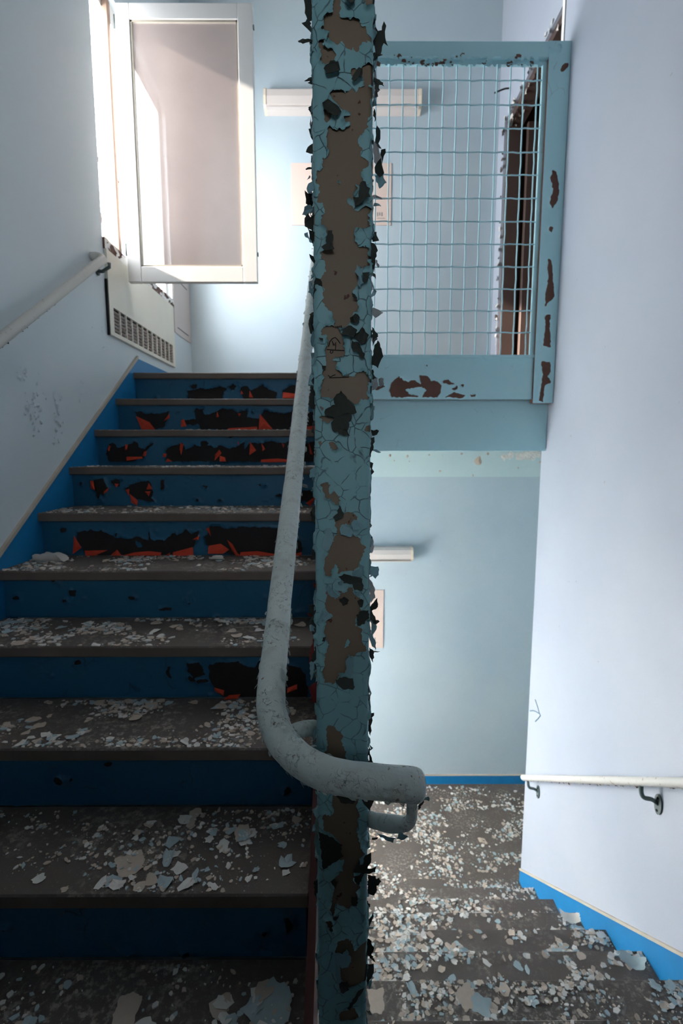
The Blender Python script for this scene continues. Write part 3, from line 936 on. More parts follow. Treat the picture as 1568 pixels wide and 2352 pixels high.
c = .0015
peel_sheet('paint_layer', np.arange(PWX0 + PR - ARC - .045, PWX1 - PR + ARC + .045, c), np.arange(PVZ0, PVZ1, c), post_field, post_posn, M['teal'], post,
           lift=.0045, width=.005, seed=21, base=.0007)
MB().prism(post_profile(.0007), 'Z', PVZ1, CEIL).make('upper_paint', M['teal'], post)
MB().prism(post_profile(.0007), 'Z', ZFLOOR, PVZ0).make('lower_paint', M['teal'], post)


def flake(p, Y, mat, parent, bulge=.006, twist=.01, seed=None, z_lift=0, sub=1):
    """a curled chip with the outline p (photo pixels) around depth Y; thin but solid"""
    q = [at(x, y, 'Y', Y) for x, y in p]
    # roughen the outline
    o = []
    for i in range(len(q)):
        a, b = np.array(q[i]), np.array(q[(i + 1) % len(q)])
        L = np.linalg.norm(b - a)
        o.append(a)
        m = max(1, int(L / .0032))
        nrm = np.array((-(b - a)[2], 0, (b - a)[0])) / max(L, 1e-6)
        for k in range(1, m):
            o.append(a + (b - a) * k / m + nrm * random.uniform(-.0013, .0013))
    o = np.array(o)
    cen = o.mean(0)
    rad = max(np.hypot(o[:, 0] - cen[0], o[:, 2] - cen[2]).max(), 1e-4)
    ang = random.uniform(-.6, .6)
    s = (o[:, 0] - cen[0]) * math.sin(ang) + (o[:, 2] - cen[2]) * math.cos(ang)
    t2 = (o[:, 0] - cen[0]) * math.cos(ang) - (o[:, 2] - cen[2]) * math.sin(ang)
    o[:, 1] += -bulge * (1 - (t2 / rad) ** 2) + twist * s / rad * random.choice((-1, 1)) * .6
    k = len(o)
    th = .0006
    vs = np.vstack([o, o + (0, th, 0)])
    me = bpy.data.meshes.new('paint_flake')
    b = np.array(BASE.get(parent.name, (0, 0, 0)))
    fs = [tuple(range(k)), tuple(range(2 * k - 1, k - 1, -1))] + [(i, (i + 1) % k, k + (i + 1) % k, k + i) for i in range(k)]
    me.from_pydata((vs - b).tolist(), [], fs)
    import bmesh
    bmm = bmesh.new()
    bmm.from_mesh(me)
    bmesh.ops.triangulate(bmm, faces=[f for f in bmm.faces if len(f.verts) > 4], ngon_method='EAR_CLIP')
    bmm.to_mesh(me)
    bmm.free()
    me.materials.append(mat)
    ob = bpy.data.objects.new('paint_flake', me)
    return link(ob, parent)


D_, T_, GR, RD = M['flake_dark'], M['flake_teal'], M['flake_grey'], M['flake_red']
RED_STRIP = pz(1320, S7, [(205, 1420), (240, 1200), (285, 1030), (330, 1110), (290, 1250), (255, 1400)])
FRONT = [  # flakes curled over on the front face
    (D_, pz(0, S7, [(450, 1110), (560, 1040), (690, 1070), (720, 1160), (600, 1220), (490, 1220)])),
    (D_, pz(0, S7, [(1020, 1170), (1080, 1190), (1060, 1290), (940, 1350), (905, 1300)])),
    (D_, pz(0, S7, [(780, -40), (960, -40), (950, 60), (890, 110), (810, 70)])),
    (D_, pz(0, S7, [(430, 1720), (520, 1680), (640, 1740), (740, 1830), (690, 1900), (600, 1910), (450, 1800)])),
    (D_, pz(330, S7, [(1050, 680), (1130, 670), (1150, 740), (1205, 760), (1185, 830), (1215, 880), (1090, 960), (1000, 1030), (960, 1030), (930, 880), (1020, 900), (1030, 780)])),
    (D_, pz(330, S7, [(520, 1430), (590, 1430), (610, 1560), (560, 1680), (625, 1740), (480, 1780), (420, 1710), (500, 1660), (490, 1550)])),
    (T_, pz(330, S7, [(990, 2010), (1030, 2080), (1090, 2050), (1090, 2130), (1060, 2200), (1100, 2290), (1040, 2352), (1000, 2300), (1030, 2200), (970, 2110)])),
    (D_, pz(330, S7, [(1080, 2140), (1200, 2110), (1180, 2200), (1130, 2290), (1080, 2260)])),
    (D_, pz(660, S7, [(880, 500), (960, 450), (1040, 500), (1030, 580), (960, 600), (890, 570)])),
    (D_, pz(660, S7, [(760, 690), (860, 630), (1000, 700), (980, 800), (900, 840), (860, 800), (740, 790)])),
    (D_, pz(660, S7, [(960, 800), (1080, 670), (1130, 740), (1190, 780), (1160, 870), (1070, 940), (1000, 870)])),
    (D_, pz(660, S7, [(910, 880), (1020, 920), (1070, 1020), (1125, 1090), (1100, 1170), (1060, 1170), (1010, 1060), (940, 1060), (900, 970)])),
    (D_, pz(660, S7, [(610, 1830), (730, 1700), (870, 1860), (960, 1950), (990, 2050), (860, 2080), (720, 2090), (640, 1940)])),
    (D_, pz(660, S7, [(480, 2000), (600, 1930), (720, 1950), (760, 2080), (900, 2070), (910, 2150), (860, 2210), (850, 2330), (760, 2400), (600, 2352), (570, 2220), (620, 2140), (470, 2090)])),
    (D_, pz(660, S7, [(370, 820), (440, 840), (440, 880), (390, 870)])), (D_, pz(660, S7, [(420, 1290), (490, 1290), (480, 1330), (430, 1350)])),
    (D_, pz(660, S7, [(910, 110), (1000, 180), (960, 200), (920, 160)])),
    (D_, pz(990, S7, [(650, -30), (800, -30), (880, 80), (780, 80), (700, 50)])),
    (D_, pz(990, S7, [(700, 1210), (780, 1340), (770, 1400), (640, 1450), (600, 1410), (680, 1340)])),
    (T_, pz(990, S7, [(890, 1540), (940, 1450), (1010, 1470), (1085, 1550), (1020, 1615), (930, 1610)])),
    (T_, pz(990, S7, [(720, 1570), (810, 1510), (880, 1580), (940, 1660), (900, 1730), (780, 1690), (730, 1690)])),
    (T_, pz(990, S7, [(470, 1600), (560, 1580), (600, 1700), (600, 1800), (550, 1920), (470, 1940), (410, 1860), (440, 1780)])),
    (T_, pz(990, S7, [(910, 2330), (960, 2270), (1040, 2240), (1020, 2170), (1110, 2200), (1110, 2330), (1000, 2420), (930, 2400)])),
    (D_, pz(1320, S7, [(690, 30), (780, -20), (880, 0), (1080, 60), (1100, 160), (1080, 240), (950, 230), (920, 140), (780, 130)])),
    (T_, pz(1320, S7, [(680, 120), (740, 60), (780, 100), (740, 175), (690, 160)])),
    (T_, pz(1320, S7, [(480, 200), (550, 170), (620, 260), (700, 340), (670, 390), (570, 350)])),
    (D_, pz(1320, S7, [(700, 400), (780, 340), (865, 400), (840, 480), (760, 500)])),
    (T_, pz(1320, S7, [(950, 260), (1040, 240), (1070, 320), (1030, 360), (960, 330)])),
    (D_, pz(1320, S7, [(1000, 420), (1060, 370), (1100, 400), (1080, 530), (1040, 530)])),
    (D_, pz(1320, S7, [(980, 650), (1060, 570), (1180, 560), (1200, 700), (1130, 740), (1120, 800), (1000, 830), (990, 720)])),
    (T_, pz(1320, S7, [(350, 730), (420, 560), (580, 640), (570, 700), (470, 760), (430, 700), (400, 770)])),
    (T_, pz(1320, S7, [(810, 1370), (870, 1300), (940, 1360), (930, 1500), (900, 1640), (820, 1600), (830, 1500)])),
    (D_, pz(1320, S7, [(640, 1720), (780, 1660), (930, 1690), (960, 1830), (930, 1870), (850, 1840), (800, 1850), (700, 1800)])),
    (D_, pz(1320, S7, [(440, 1000), (490, 1000), (470, 1080), (420, 1090)])),
    (D_, pz(1650, 4.9, [(250, 1260), (400, 1300), (520, 1390), (500, 1470), (530, 1540), (450, 1600), (300, 1690), (280, 1450)])),
    (D_, pz(1650, 4.9, [(700, 1590), (840, 1500), (840, 1600), (800, 1660), (900, 1660), (890, 1720), (640, 1700)])),
    (T_, pz(1650, 4.9, [(705, 1560), (760, 1520), (750, 1600), (715, 1620)])),
    (D_, pz(2000, 6.682, [(880, 40), (1000, 0), (1040, 40), (1000, 100), (960, 210), (900, 150)])),
    (D_, pz(2000, 6.682, [(530, 160), (590, 110), (640, 150), (600, 220)])),
    (D_, pz(2000, 6.682, [(840, 350), (920, 330), (945, 400), (930, 530), (850, 510)])),
    (T_, pz(2000, 6.682, [(580, 1260), (660, 1240), (710, 1260), (770, 1190), (845, 1320), (790, 1440), (700, 1450), (670, 1400), (690, 1640), (630, 1690), (600, 1500)])),
    (D_, pz(2000, 6.682, [(560, 690), (660, 670), (640, 710), (570, 705)])),
    (D_, pz(2000, 6.682, [(640, 1700), (790, 1680), (810, 1790), (690, 1810)])), (D_, pz(2000, 6.682, [(780, 2040), (950, 1820), (1040, 1790), (980, 1880), (820, 2060)])),
]
SIDE = [  # dark ones: old dark backs, with backlit shade put into the colour
    (D_, pz(0, S7, [(130, 60), (200, 0), (310, -40), (310, 330), (230, 330), (180, 300), (140, 220)])),
    (D_, pz(0, S7, [(95, 440), (160, 390), (180, 300), (240, 330), (230, 460), (300, 560), (290, 640), (230, 590), (150, 530)])),
    (D_, pz(0, S7, [(30, 700), (110, 660), (150, 690), (250, 660), (325, 670), (325, 710), (240, 720), (160, 790), (120, 835), (50, 770)])),
    (T_, pz(0, S7, [(230, 830), (270, 800), (315, 860), (290, 960), (260, 985), (235, 930)])),
    (D_, pz(0, S7, [(190, 1260), (280, 1240), (320, 1300), (325, 1470), (200, 1470), (230, 1390), (160, 1400), (135, 1350), (190, 1300)])),
    (D_, pz(0, S7, [(295, 1780), (325, 1830), (315, 1950), (240, 1960), (280, 1870)])),
    (GR, pz(0, S7, [(240, 1960), (250, 2040), (240, 2110), (222, 2060)])),
    (D_, pz(0, S7, [(1240, 640), (1290, 540), (1330, 600), (1390, 600), (1390, 560), (1420, 500), (1460, 550), (1450, 680), (1500, 760), (1430, 740), (1380, 880), (1300, 880), (1280, 760)])),
    (D_, pz(0, S7, [(1210, 890), (1290, 840), (1370, 900), (1405, 985), (1350, 1020), (1280, 1070), (1210, 1010)])),
    (D_, pz(0, S7, [(1270, 1240), (1320, 1290), (1420, 1380), (1430, 1470), (1350, 1450), (1340, 1540), (1360, 1600), (1270, 1550), (1300, 1400), (1265, 1350)])),
    (D_, pz(0, S7, [(1265, 1740), (1290, 1800), (1295, 1960), (1270, 2100), (1260, 1900)])),
    (D_, pz(0, S7, [(1310, 2150), (1370, 2210), (1375, 2290), (1310, 2345), (1290, 2300)])),
    (D_, pz(330, S7, [(190, 60), (260, 0), (330, -30), (330, 240), (270, 250), (200, 190), (160, 150)])),
    (D_, pz(330, S7, [(250, 280), (330, 250), (325, 440), (280, 400)])), (D_, pz(330, S7, [(155, 430), (230, 405), (300, 400), (250, 450), (205, 485), (165, 470)])),
    (T_, pz(330, S7, [(215, 500), (240, 570), (235, 640), (185, 640)])), (T_, pz(330, S7, [(200, 650), (260, 600), (320, 640), (300, 760), (270, 860), (200, 880), (175, 770)])),
    (D_, pz(330, S7, [(150, 850), (200, 880), (270, 860), (260, 960), (310, 1040), (230, 1050), (160, 1000)])),
    (T_, pz(330, S7, [(95, 1150), (140, 1070), (240, 1060), (330, 1120), (330, 1150), (250, 1140), (180, 1205)])),
    (D_, pz(330, S7, [(140, 1240), (200, 1200), (240, 1260), (310, 1230), (325, 1400), (280, 1450), (210, 1400), (140, 1350)])),
    (D_, pz(330, S7, [(190, 1440), (320, 1490), (330, 1580), (270, 1630), (220, 1580)])), (T_, pz(330, S7, [(130, 1460), (190, 1440), (220, 1580), (260, 1700), (220, 1660)])),
    (D_, pz(330, S7, [(220, 1860), (290, 1890), (330, 1960), (310, 2010)])), (T_, pz(330, S7, [(240, 2160), (325, 2110), (330, 2180), (280, 2200), (235, 2250)])),
    (D_, pz(330, S7, [(330, 2240), (400, 2270), (430, 2352), (450, 2420), (390, 2520), (320, 2420), (280, 2380)])),
    (GR, pz(330, S7, [(250, 2250), (300, 2200), (310, 2320), (220, 2352)])),
    (GR, pz(330, S7, [(1270, 60), (1340, 150), (1410, 300), (1400, 370), (1270, 310), (1245, 180)])), (D_, pz(330, S7, [(1290, -60), (1340, 20), (1390, 130), (1350, 160), (1300, 60)])),
    (D_, pz(330, S7, [(1380, 170), (1450, 150), (1460, 185), (1430, 230), (1410, 310), (1370, 240)])),
    (D_, pz(330, S7, [(1280, 410), (1370, 340), (1440, 480), (1370, 540), (1290, 470)])), (T_, pz(330, S7, [(1285, 520), (1430, 480), (1440, 620), (1470, 690), (1350, 820), (1330, 700)])),
    (GR, pz(330, S7, [(1250, 850), (1400, 870), (1410, 900), (1300, 910), (1250, 1000)])), (T_, pz(330, S7, [(1285, 950), (1380, 1030), (1385, 1065), (1255, 1050)])),
    (D_, pz(330, S7, [(1250, 1430), (1320, 1430), (1330, 1580), (1345, 1650), (1240, 1660)])), (GR, pz(330, S7, [(1180, 1640), (1250, 1680), (1310, 1740), (1260, 1810), (1170, 1760)])),
    (D_, pz(330, S7, [(1210, 1690), (1300, 1720), (1330, 1780), (1290, 1900), (1280, 2060), (1200, 2060), (1230, 1900)])), (GR, pz(330, S7, [(1310, 1880), (1350, 2010), (1330, 2090), (1305, 2010)])),
    (T_, pz(330, S7, [(1150, 1930), (1240, 1940), (1260, 2010), (1170, 2010)])), (D_, pz(330, S7, [(1230, 2090), (1295, 2150), (1300, 2250), (1240, 2200)])),
    (GR, pz(660, S7, [(1230, 330), (1340, 370), (1420, 430), (1340, 510), (1290, 540), (1240, 450)])), (D_, pz(660, S7, [(1240, 640), (1330, 780), (1330, 840), (1240, 900)])),
    (GR, pz(660, S7, [(1240, 840), (1320, 780), (1330, 860), (1250, 960)])),
    (D_, pz(660, S7, [(1270, 1010), (1320, 900), (1390, 1030), (1420, 1140), (1370, 1230), (1340, 1320), (1230, 1260), (1260, 1100)])),
    (D_, pz(660, S7, [(1220, 1350), (1260, 1340), (1280, 1470), (1330, 1510), (1230, 1530)])), (GR, pz(660, S7, [(1230, 1550), (1320, 1500), (1350, 1600), (1300, 1680), (1230, 1640)])),
    (GR, pz(660, S7, [(1340, 1510), (1420, 1510), (1440, 1590), (1380, 1630)])), (T_, pz(660, S7, [(1220, 1960), (1290, 1940), (1280, 2010), (1225, 2050)])),
    (T_, pz(660, S7, [(245, 850), (290, 790), (335, 880), (320, 1070), (250, 960)])), (D_, pz(660, S7, [(270, 1240), (310, 1190), (335, 1240), (335, 1560), (280, 1570), (260, 1440)])),
    (D_, pz(660, S7, [(250, 1700), (290, 1640), (335, 1840), (330, 1990), (230, 1990), (195, 1920)])), (D_, pz(660, S7, [(280, -60), (430, -30), (450, 80), (380, 190), (320, 90)])),
    (D_, pz(660, S7, [(280, 120), (330, 60), (330, 190), (280, 180)])), (T_, pz(660, S7, [(260, 2000), (330, 1990), (330, 2100), (280, 2080)])),
    (D_, pz(660, S7, [(215, 1460), (250, 1455), (260, 1490), (225, 1490)])),
    (D_, pz(990, S7, [(1220, -20), (1350, 0), (1320, 60), (1220, 70)])), (D_, pz(990, S7, [(1210, 120), (1270, 100), (1260, 300), (1210, 450)])),
    (T_, pz(990, S7, [(1230, 320), (1310, 300), (1385, 350), (1350, 360)])), (GR, pz(990, S7, [(1195, 1420), (1240, 1540), (1195, 1600)])),
    (GR, pz(990, S7, [(1195, 1650), (1240, 1720), (1270, 1880), (1230, 1980), (1200, 1900)])), (T_, pz(990, S7, [(1130, 2200), (1340, 2220), (1360, 2270), (1350, 2352), (1290, 2400), (1230, 2330), (1120, 2330)])),
    (D_, pz(990, S7, [(310, 0), (345, 0), (345, 300), (300, 280), (330, 150)])), (T_, pz(990, S7, [(225, 640), (330, 560), (350, 760), (230, 760)])),
    (T_, pz(990, S7, [(310, 1560), (350, 1500), (360, 1720), (330, 1680)])), (GR, pz(990, S7, [(115, 860), (190, 880), (190, 935), (110, 915)])),
    (D_, pz(1320, S7, [(210, 480), (280, 450), (360, 470), (360, 690), (260, 700), (210, 580)])), (RD, pz(1320, S7, [(280, 90), (320, 110), (355, 200), (310, 235), (280, 180)])),
    (RD, pz(1320, S7, [(215, 1780), (350, 1680), (430, 1760), (480, 1930), (430, 2070), (380, 2130), (260, 2100), (230, 1900)])),
    (RD, pz(1320, S7, [(190, 580), (250, 620), (280, 690), (220, 680)])), (T_, pz(1320, S7, [(215, 830), (350, 810), (340, 900), (230, 890)])), (D_, pz(1320, S7, [(230, 880), (330, 870), (440, 820), (460, 880), (400, 940), (270, 970)])),
    (T_, pz(1320, S7, [(270, 980), (460, 940), (430, 1080), (480, 1200), (420, 1480), (360, 1380), (400, 1200), (340, 1130)])),
    (D_, pz(1320, S7, [(240, 1370), (320, 1120), (380, 1300), (360, 1400), (290, 1640), (310, 1500)])), (T_, pz(1320, S7, [(215, 1440), (290, 1380), (290, 1520), (250, 1670)])),
    (GR, pz(1320, S7, [(1200, 80), (1280, 200), (1290, 350), (1210, 420), (1190, 250)])), (D_, pz(1320, S7, [(1260, 450), (1330, 390), (1330, 500), (1220, 580), (1190, 530)])),
    (D_, pz(1320, S7, [(1190, 600), (1240, 600), (1300, 720), (1365, 760), (1300, 780), (1200, 700)])), (T_, pz(1320, S7, [(1220, 730), (1300, 760), (1310, 880), (1250, 960), (1300, 1080), (1290, 1190), (1220, 1090), (1185, 1000), (1230, 900)])),
    (D_, pz(1320, S7, [(1195, 1120), (1270, 1250), (1260, 1450), (1200, 1300)])), (GR, pz(1320, S7, [(1265, 1250), (1360, 1200), (1350, 1220), (1265, 1285)])),
    (D_, pz(1320, S7, [(1175, 1880), (1195, 1860), (1190, 2000), (1172, 1990)])),
    (D_, pz(1650, 4.9, [(815, 290), (850, 440), (865, 470), (850, 505), (815, 500)])), (D_, pz(1650, 4.9, [(815, 0), (855, 0), (830, 150), (815, 120)])),
    (D_, pz(2000, 6.682, [(1090, -30), (1210, -20), (1220, 50), (1270, 20), (1300, 110), (1260, 190), (1230, 190), (1230, 310), (1200, 400), (1100, 360)])),
    (D_, pz(2000, 6.682, [(1090, 720), (1180, 660), (1190, 700), (1100, 790)])), (T_, pz(2000, 6.682, [(1105, 870), (1180, 740), (1180, 830), (1105, 910)])),
    (D_, pz(2000, 6.682, [(1080, 920), (1130, 960), (1190, 1130), (1150, 1250), (1220, 1430), (1080, 1260)])), (D_, pz(2000, 6.682, [(1080, 1440), (1190, 1450), (1190, 1520), (1080, 1650)])),
    (D_, pz(2000, 6.682, [(280, 60), (365, 20), (365, 250), (300, 440), (280, 340)])), (T_, pz(2000, 6.682, [(1100, 1690), (1170, 1590), (1160, 1660), (1110, 1730)])),
    (D_, pz(2000, 6.682, [(1075, 2090), (1160, 2100), (1130, 2170), (1075, 2150)])),
]
flake(RED_STRIP, PY + .05, RD, post, .004, .006)
for m, p in FRONT:
    flake(p, PY - .006, m, post, .005, .005)
for m, p in SIDE:
    flake(p, PY + random.uniform(.002, .035), m, post, .006, .014)
for i in range(110):
    sgn = random.choice((-1, 1))
    z = random.uniform(-.9, .56)
    xx = (PWX0 if sgn < 0 else PWX1)
    w_, h_ = random.uniform(.003, .011), random.uniform(.005, .016)
    yy = PY + random.uniform(.004, .07)
    q = [(xx - sgn * .001 + sgn * w_ * abs(a), yy, z + h_ * b) for a, b in ragged(1, 9, .9, .35)]
    bb = np.array(BASE[post.name])
    vs = [(x, y + random.uniform(-.003, .003), zz) for x, y, zz in q]
    mesh('paint_flake', vs + [tuple(np.mean(vs, 0) + np.array((0, -.003, 0)))], [(k, (k + 1) % 9, 9) for k in range(9)], random.choice((D_, D_, T_, GR)), post)
# pencil scribbles on the bare primer
mb = MB()
for st in (
    [(530, 970), (550, 890), (590, 840), (640, 820), (680, 860), (720, 920)], [(500, 1020), (600, 1025), (700, 1030), (790, 1035)], [(645, 900), (645, 980), (640, 1020)],
    [(570, 1030), (555, 1060), (575, 1080), (600, 1060), (595, 1025)], [(590, 880), (610, 950)], [(640, 640), (645, 670)], [(665, 640), (670, 672)], [(685, 635), (690, 670)], [(710, 630), (715, 670)], [(735, 625), (745, 660)], [(600, 640), (625, 655)],
    [(520, 1440), (560, 1470), (600, 1445), (640, 1430)], [(540, 1480), (700, 1478), (860, 1470)]):
    mb.tube([at(680 + x / S7, 660 + y / S7, 'Y', PY - .0004) for x, y in st], .0006, 5)
mb.make('pencil_scribble', M['black'], post, label='pencil scribble on the bare primer')

# ------------------------------------------------------------------ main handrail
rail = empty('handrail', (-.11, 1.5, -1.0), 'cracked grey handrail pipe bending round the front of the steel post', 'handrail')
RL = lambda y: (-.1156 - .0103 * max(0, y - 1.2), y, .708 * y - .924)
low = [RL(.90), at(636.5, 1450, 'Y', .832), at(627, 1535, 'Y', .765), at(622, 1598, 'Y', .717), at(627, 1650, 'Y', .684), at(648, 1702, 'Y', .654), at(688, 1744, 'Y', .629), at(740, 1773, 'Y', .610), at(800, 1788, 'Y', .600), at(860, 1795, 'Y', .596), at(915, 1800, 'Y', .597), at(948, 1803, 'Y', .600)]
path = [RL(y) for y in np.linspace(3.02, .96, 120)] + spline(low, 9)
RAD = .0222
mb = MB().tube(path, RAD, 36, noise=.0016, seed=3, caps=True)
# rounded end
e = np.array(path[-1])
mb.tube([tuple(e + (d, 0, -d * .06)) for d in (-.001, .006, .011, .0145, .0165)], lambda t: RAD * math.sqrt(max(.02, 1 - (t * .96) ** 2)), 36)
mb.make('pipe', M['rail'], rail, smooth=True)
# bracket under the end, back to the post
br = [at(945, 1838, 'Y', .600), at(946, 1860, 'Y', .602), at(944, 1880, 'Y', .606), at(934, 1891, 'Y', .613), at(915, 1893, 'Y', .625), at(885, 1890, 'Y', .66), at(858, 1884, 'Y', .715), (PWX1 + .0015, .742, at(848, 1880, 'Y', .74)[2])]
MB().tube(spline(br, 6), lambda t: .0075 + .0045 * min(1, max(0, (t - .3) * 3)), 14, noise=.0008).make('bracket', M['rail'], rail, smooth=True)
br = [at(655, 1690, 'Y', .69), at(690, 1676, 'Y', .71), at(715, 1672, 'Y', .735), (PWX0 - .0015, .742, at(738, 1670, 'Y', .75)[2])]
MB().tube(spline(br, 6), .0125, 14, noise=.001).make('bracket', M['rail'], rail, smooth=True)
e2 = RL(2.96)
MB().tube([(e2[0], 2.96, ZA - .10), (e2[0], 2.96, ZA + .3), (e2[0], 2.96, e2[2])], .012, 12).make('support_bar', M['rail'], rail, smooth=True)
# hanging tatters
for m, p in [(T_, pz(1650, 4.9, [(900, 1290), (1010, 1310), (1130, 1340), (1160, 1270), (1260, 1330), (1215, 1355), (1095, 1340), (1085, 1375), (1000, 1345)])),
             (D_, pz(1650, 4.9, [(850, 1340), (920, 1310), (910, 1350), (855, 1370)])), (D_, pz(1650, 4.9, [(150, 740), (300, 790), (320, 800), (260, 800), (150, 770)])),
             (T_, pz(1650, 4.9, [(20, 660), (140, 720), (145, 765), (60, 710)])), (D_, pz(1650, 4.9, [(420, 840), (560, 860), (690, 890), (640, 940), (500, 930)])),
             (D_, pz(1650, 4.9, [(720, 890), (840, 900), (880, 920), (850, 960), (830, 1010), (760, 950)])),
             (D_, pz(1650, 4.9, [(1370, 960), (1430, 900), (1400, 1000), (1375, 1040)])), (T_, pz(1650, 4.9, [(1400, 890), (1480, 850), (1495, 940), (1470, 910), (1420, 920)])),
             (GR, pz(1650, 4.9, [(1170, 930), (1225, 935), (1200, 975)]))]:
    flake(p, .612, m, rail, .003, .006)
# little lifted scales all along the pipe
mb = MB()
for i in range(520):
    k = random.randrange(2, len(path) - 2)
    P0 = np.array(path[k])
    T = np.array(path[k + 1]) - np.array(path[k - 1])
    T /= np.linalg.norm(T)
    side = random.choice((-1, -1, -1, 1, 0))
    a = {-1: math.pi, 1: 0, 0: random.uniform(0, 6.28)}[side] + random.gauss(0, .5)
    u = np.cross(T, (0, 0, 1)); u /= np.linalg.norm(u)
    w = np.cross(u, T)
    nrm = u * math.cos(a) + w * math.sin(a)
    if side == 0 or P0[1] < .62: nrm = nrm if P0[1] >= .62 else -nrm * np.sign(nrm[2] + .4)
    tan = np.cross(T, nrm)
    r = random.uniform(.0015, .0055)
    q = ragged(r, 6)
    tilt = random.uniform(.15, .75)
    c0 = P0 + nrm * (RAD + .0003)
    vs = [c0 + T * x + tan * y + nrm * (tilt * (x + r) * .8 + .0003) for x, y in q]
    mb.add(vs, [tuple(range(6))])
mb.make('loose_flakes', M['rail'], rail, kind='stuff')


# ------------------------------------------------------------------ wall handrails
def shag(name, parent, pts, r, n, mats, size=(.004, .012), seed=1):
    mb = MB()
    for i in range(n):
        t = random.random() * (len(pts) - 1)
        k = min(int(t), len(pts) - 2)
        p = np.array(pts[k]) + (np.array(pts[k + 1]) - np.array(pts[k])) * (t - k)
        q = ragged(random.uniform(*size), 6, random.uniform(.4, 1))
        tx = random.uniform(-.5, .5)
        mb.add([(p[0] + tx * b, p[1] + a, p[2] - r + .002 - abs(b) * .9) for a, b in q], [tuple(range(6))], random.randrange(len(mats)))
    return mb.make(name, mats, parent, kind='stuff')


wl = empty('handrail', (-1.2, 1.9, -.4), 'off-white handrail pipe climbing along the left wall to the radiator cover', 'handrail')
a, b = np.array(at(-40, 812, 'X', -1.205)), np.array(at(236, 596, 'X', -1.205))
d = (b - a) / np.linalg.norm(b - a)
lp = [tuple(a - d * 1.2)] + [tuple(a + (b - a) * k / 40) for k in range(37)] + [tuple(b), tuple(b + np.array((-.018, .02, .018))), tuple(b + np.array((-.04, .018, .022))), (XL, b[1] + .018, b[2] + .022)]
MB().tube(lp, .021, 20, noise=.001).make('pipe', M['rail_cream'], wl, smooth=True)
shag('loose_flakes', wl, [tuple(a), tuple(b)], .021, 60, [M['rail_cream'], M['flake_dark'], M['flake_teal']], (.004, .014))
p = at(238, 618, 'X', -1.235)
MB().tube([(XL, p[1], p[2] - .01), (XL + .03, p[1], p[2] - .012), (-1.205, p[1], p[2] + .01), (-1.205, p[1], p[2] + .03)], .009, 10).make('bracket', M['dark_metal'], wl, smooth=True)
MB().tube([(XL + .001, p[1], p[2] - .01), (XL + .008, p[1], p[2] - .01)], .022, 14).make('bracket_plate', M['dark_metal'], wl, smooth=True)

wr = empty('handrail', (1.19, 2.2, -2.6), 'rusty cream handrail pipe sloping down the right wall', 'handrail')
a, b = np.array(at(1201, 1786, 'X', 1.192)), np.array(at(1568, 1798, 'X', 1.192))
d = (b - a) / np.linalg.norm(b - a)
rp = [tuple(a + (b - a) * k / 40) for k in range(41)] + [tuple(b + d * .9)]
MB().tube(rp, .0175, 18, noise=.001).make('pipe', M['rail_cream'], wr, smooth=True)
shag('loose_flakes', wr, [tuple(a), tuple(b)], .0175, 150, [M['rail_cream'], M['primer_red'], M['primer_red'], M['flake_dark']], (.003, .013))
for px, tx in ((1212, 1240), (1472, 1525)):
    s = at(px, 1800, 'X', 1.192)
    Y0, Z0 = s[1], a[2] + (s[1] - a[1]) * (b - a)[2] / (b - a)[1]
    pts = spline([(1.192, Y0, Z0 - .012), (1.193, Y0 - .004, Z0 - .045), (1.200, Y0 - .012, Z0 - .060), (1.225, Y0 - .02, Z0 - .062), (XR, Y0 - .03, Z0 - .075)], 6)
    MB().tube(pts, .0085, 10).make('bracket', M['dark_metal'], wr, smooth=True)
    pl = [(Y0 - .030 + .021 * math.cos(k * math.pi / 10), Z0 - .075 + .042 * math.sin(k * math.pi / 10)) for k in range(20)]
    MB().prism(pl, 'X', XR - .007, XR - .0005).make('bracket_plate', M['dark_metal'], wr)
    for dz in (-.026, .026):
        MB().tube([(XR - .007, Y0 - .030, Z0 - .075 + dz), (XR - .010, Y0 - .030, Z0 - .075 + dz)], .005, 8).make('screw', M['black'], wr)

# ------------------------------------------------------------------ window with its open casement
win = empty('window_1', (XL, 3.3, WZ0), kind='structure')
xf0, xf1 = XL - .085, XL - .035
MB().box(xf0, xf1, WY0, WY0 + .045, WZ0, WZ1).make('jamb', M['white_frame'], win)
MB().box(xf0, xf1, WY1 - .045, WY1, WZ0, WZ1).make('jamb', M['white_frame'], win)
MB().box(xf0, xf1, WY0, WY1, WZ1 - .10, WZ1).make('head', M['white_frame'], win)
MB().box(xf0, xf1, WY0, WY1, WZ0, WZ0 + .05).make('bottom_rail', M['white_frame'], win)
MB().box(xf0 - .01, XL - .002, 2.985, 3.02, WZ0, WZ1 - .05, b=.004).make('mullion', M['mullion'], win, label='beige hinge mullion')
YS = 3.0
so = [at(262, 5, 'Y', YS), at(580, 8, 'Y', YS), at(590, 648, 'Y', YS)]
si = [at(297, 43, 'Y', YS), at(555, 612, 'Y', YS)]
x0, x1, z1, z0 = so[0][0], (so[1][0] + so[2][0]) / 2, so[0][2], so[2][2]
xi0, xi1, zi1, zi0 = (si[0][0] + at(323, 612, 'Y', YS)[0]) / 2, (si[1][0] + at(548, 47, 'Y', YS)[0]) / 2, si[0][2], si[1][2]
x0 = max(x0, XL + .02)
sash = MB()
sash.box(x0, xi0, YS, YS + .035, z0, z1, b=.003).box(xi1, x1, YS, YS + .035, z0, z1, b=.003).box(xi0, xi1, YS + .0005, YS + .0345, zi1, z1, b=.003).box(xi0, xi1, YS + .0005, YS + .0345, z0, zi0, b=.003)
sash = sash.make('casement_sash', M['white_frame'], win, label='white casement sash swung open into the stairwell')
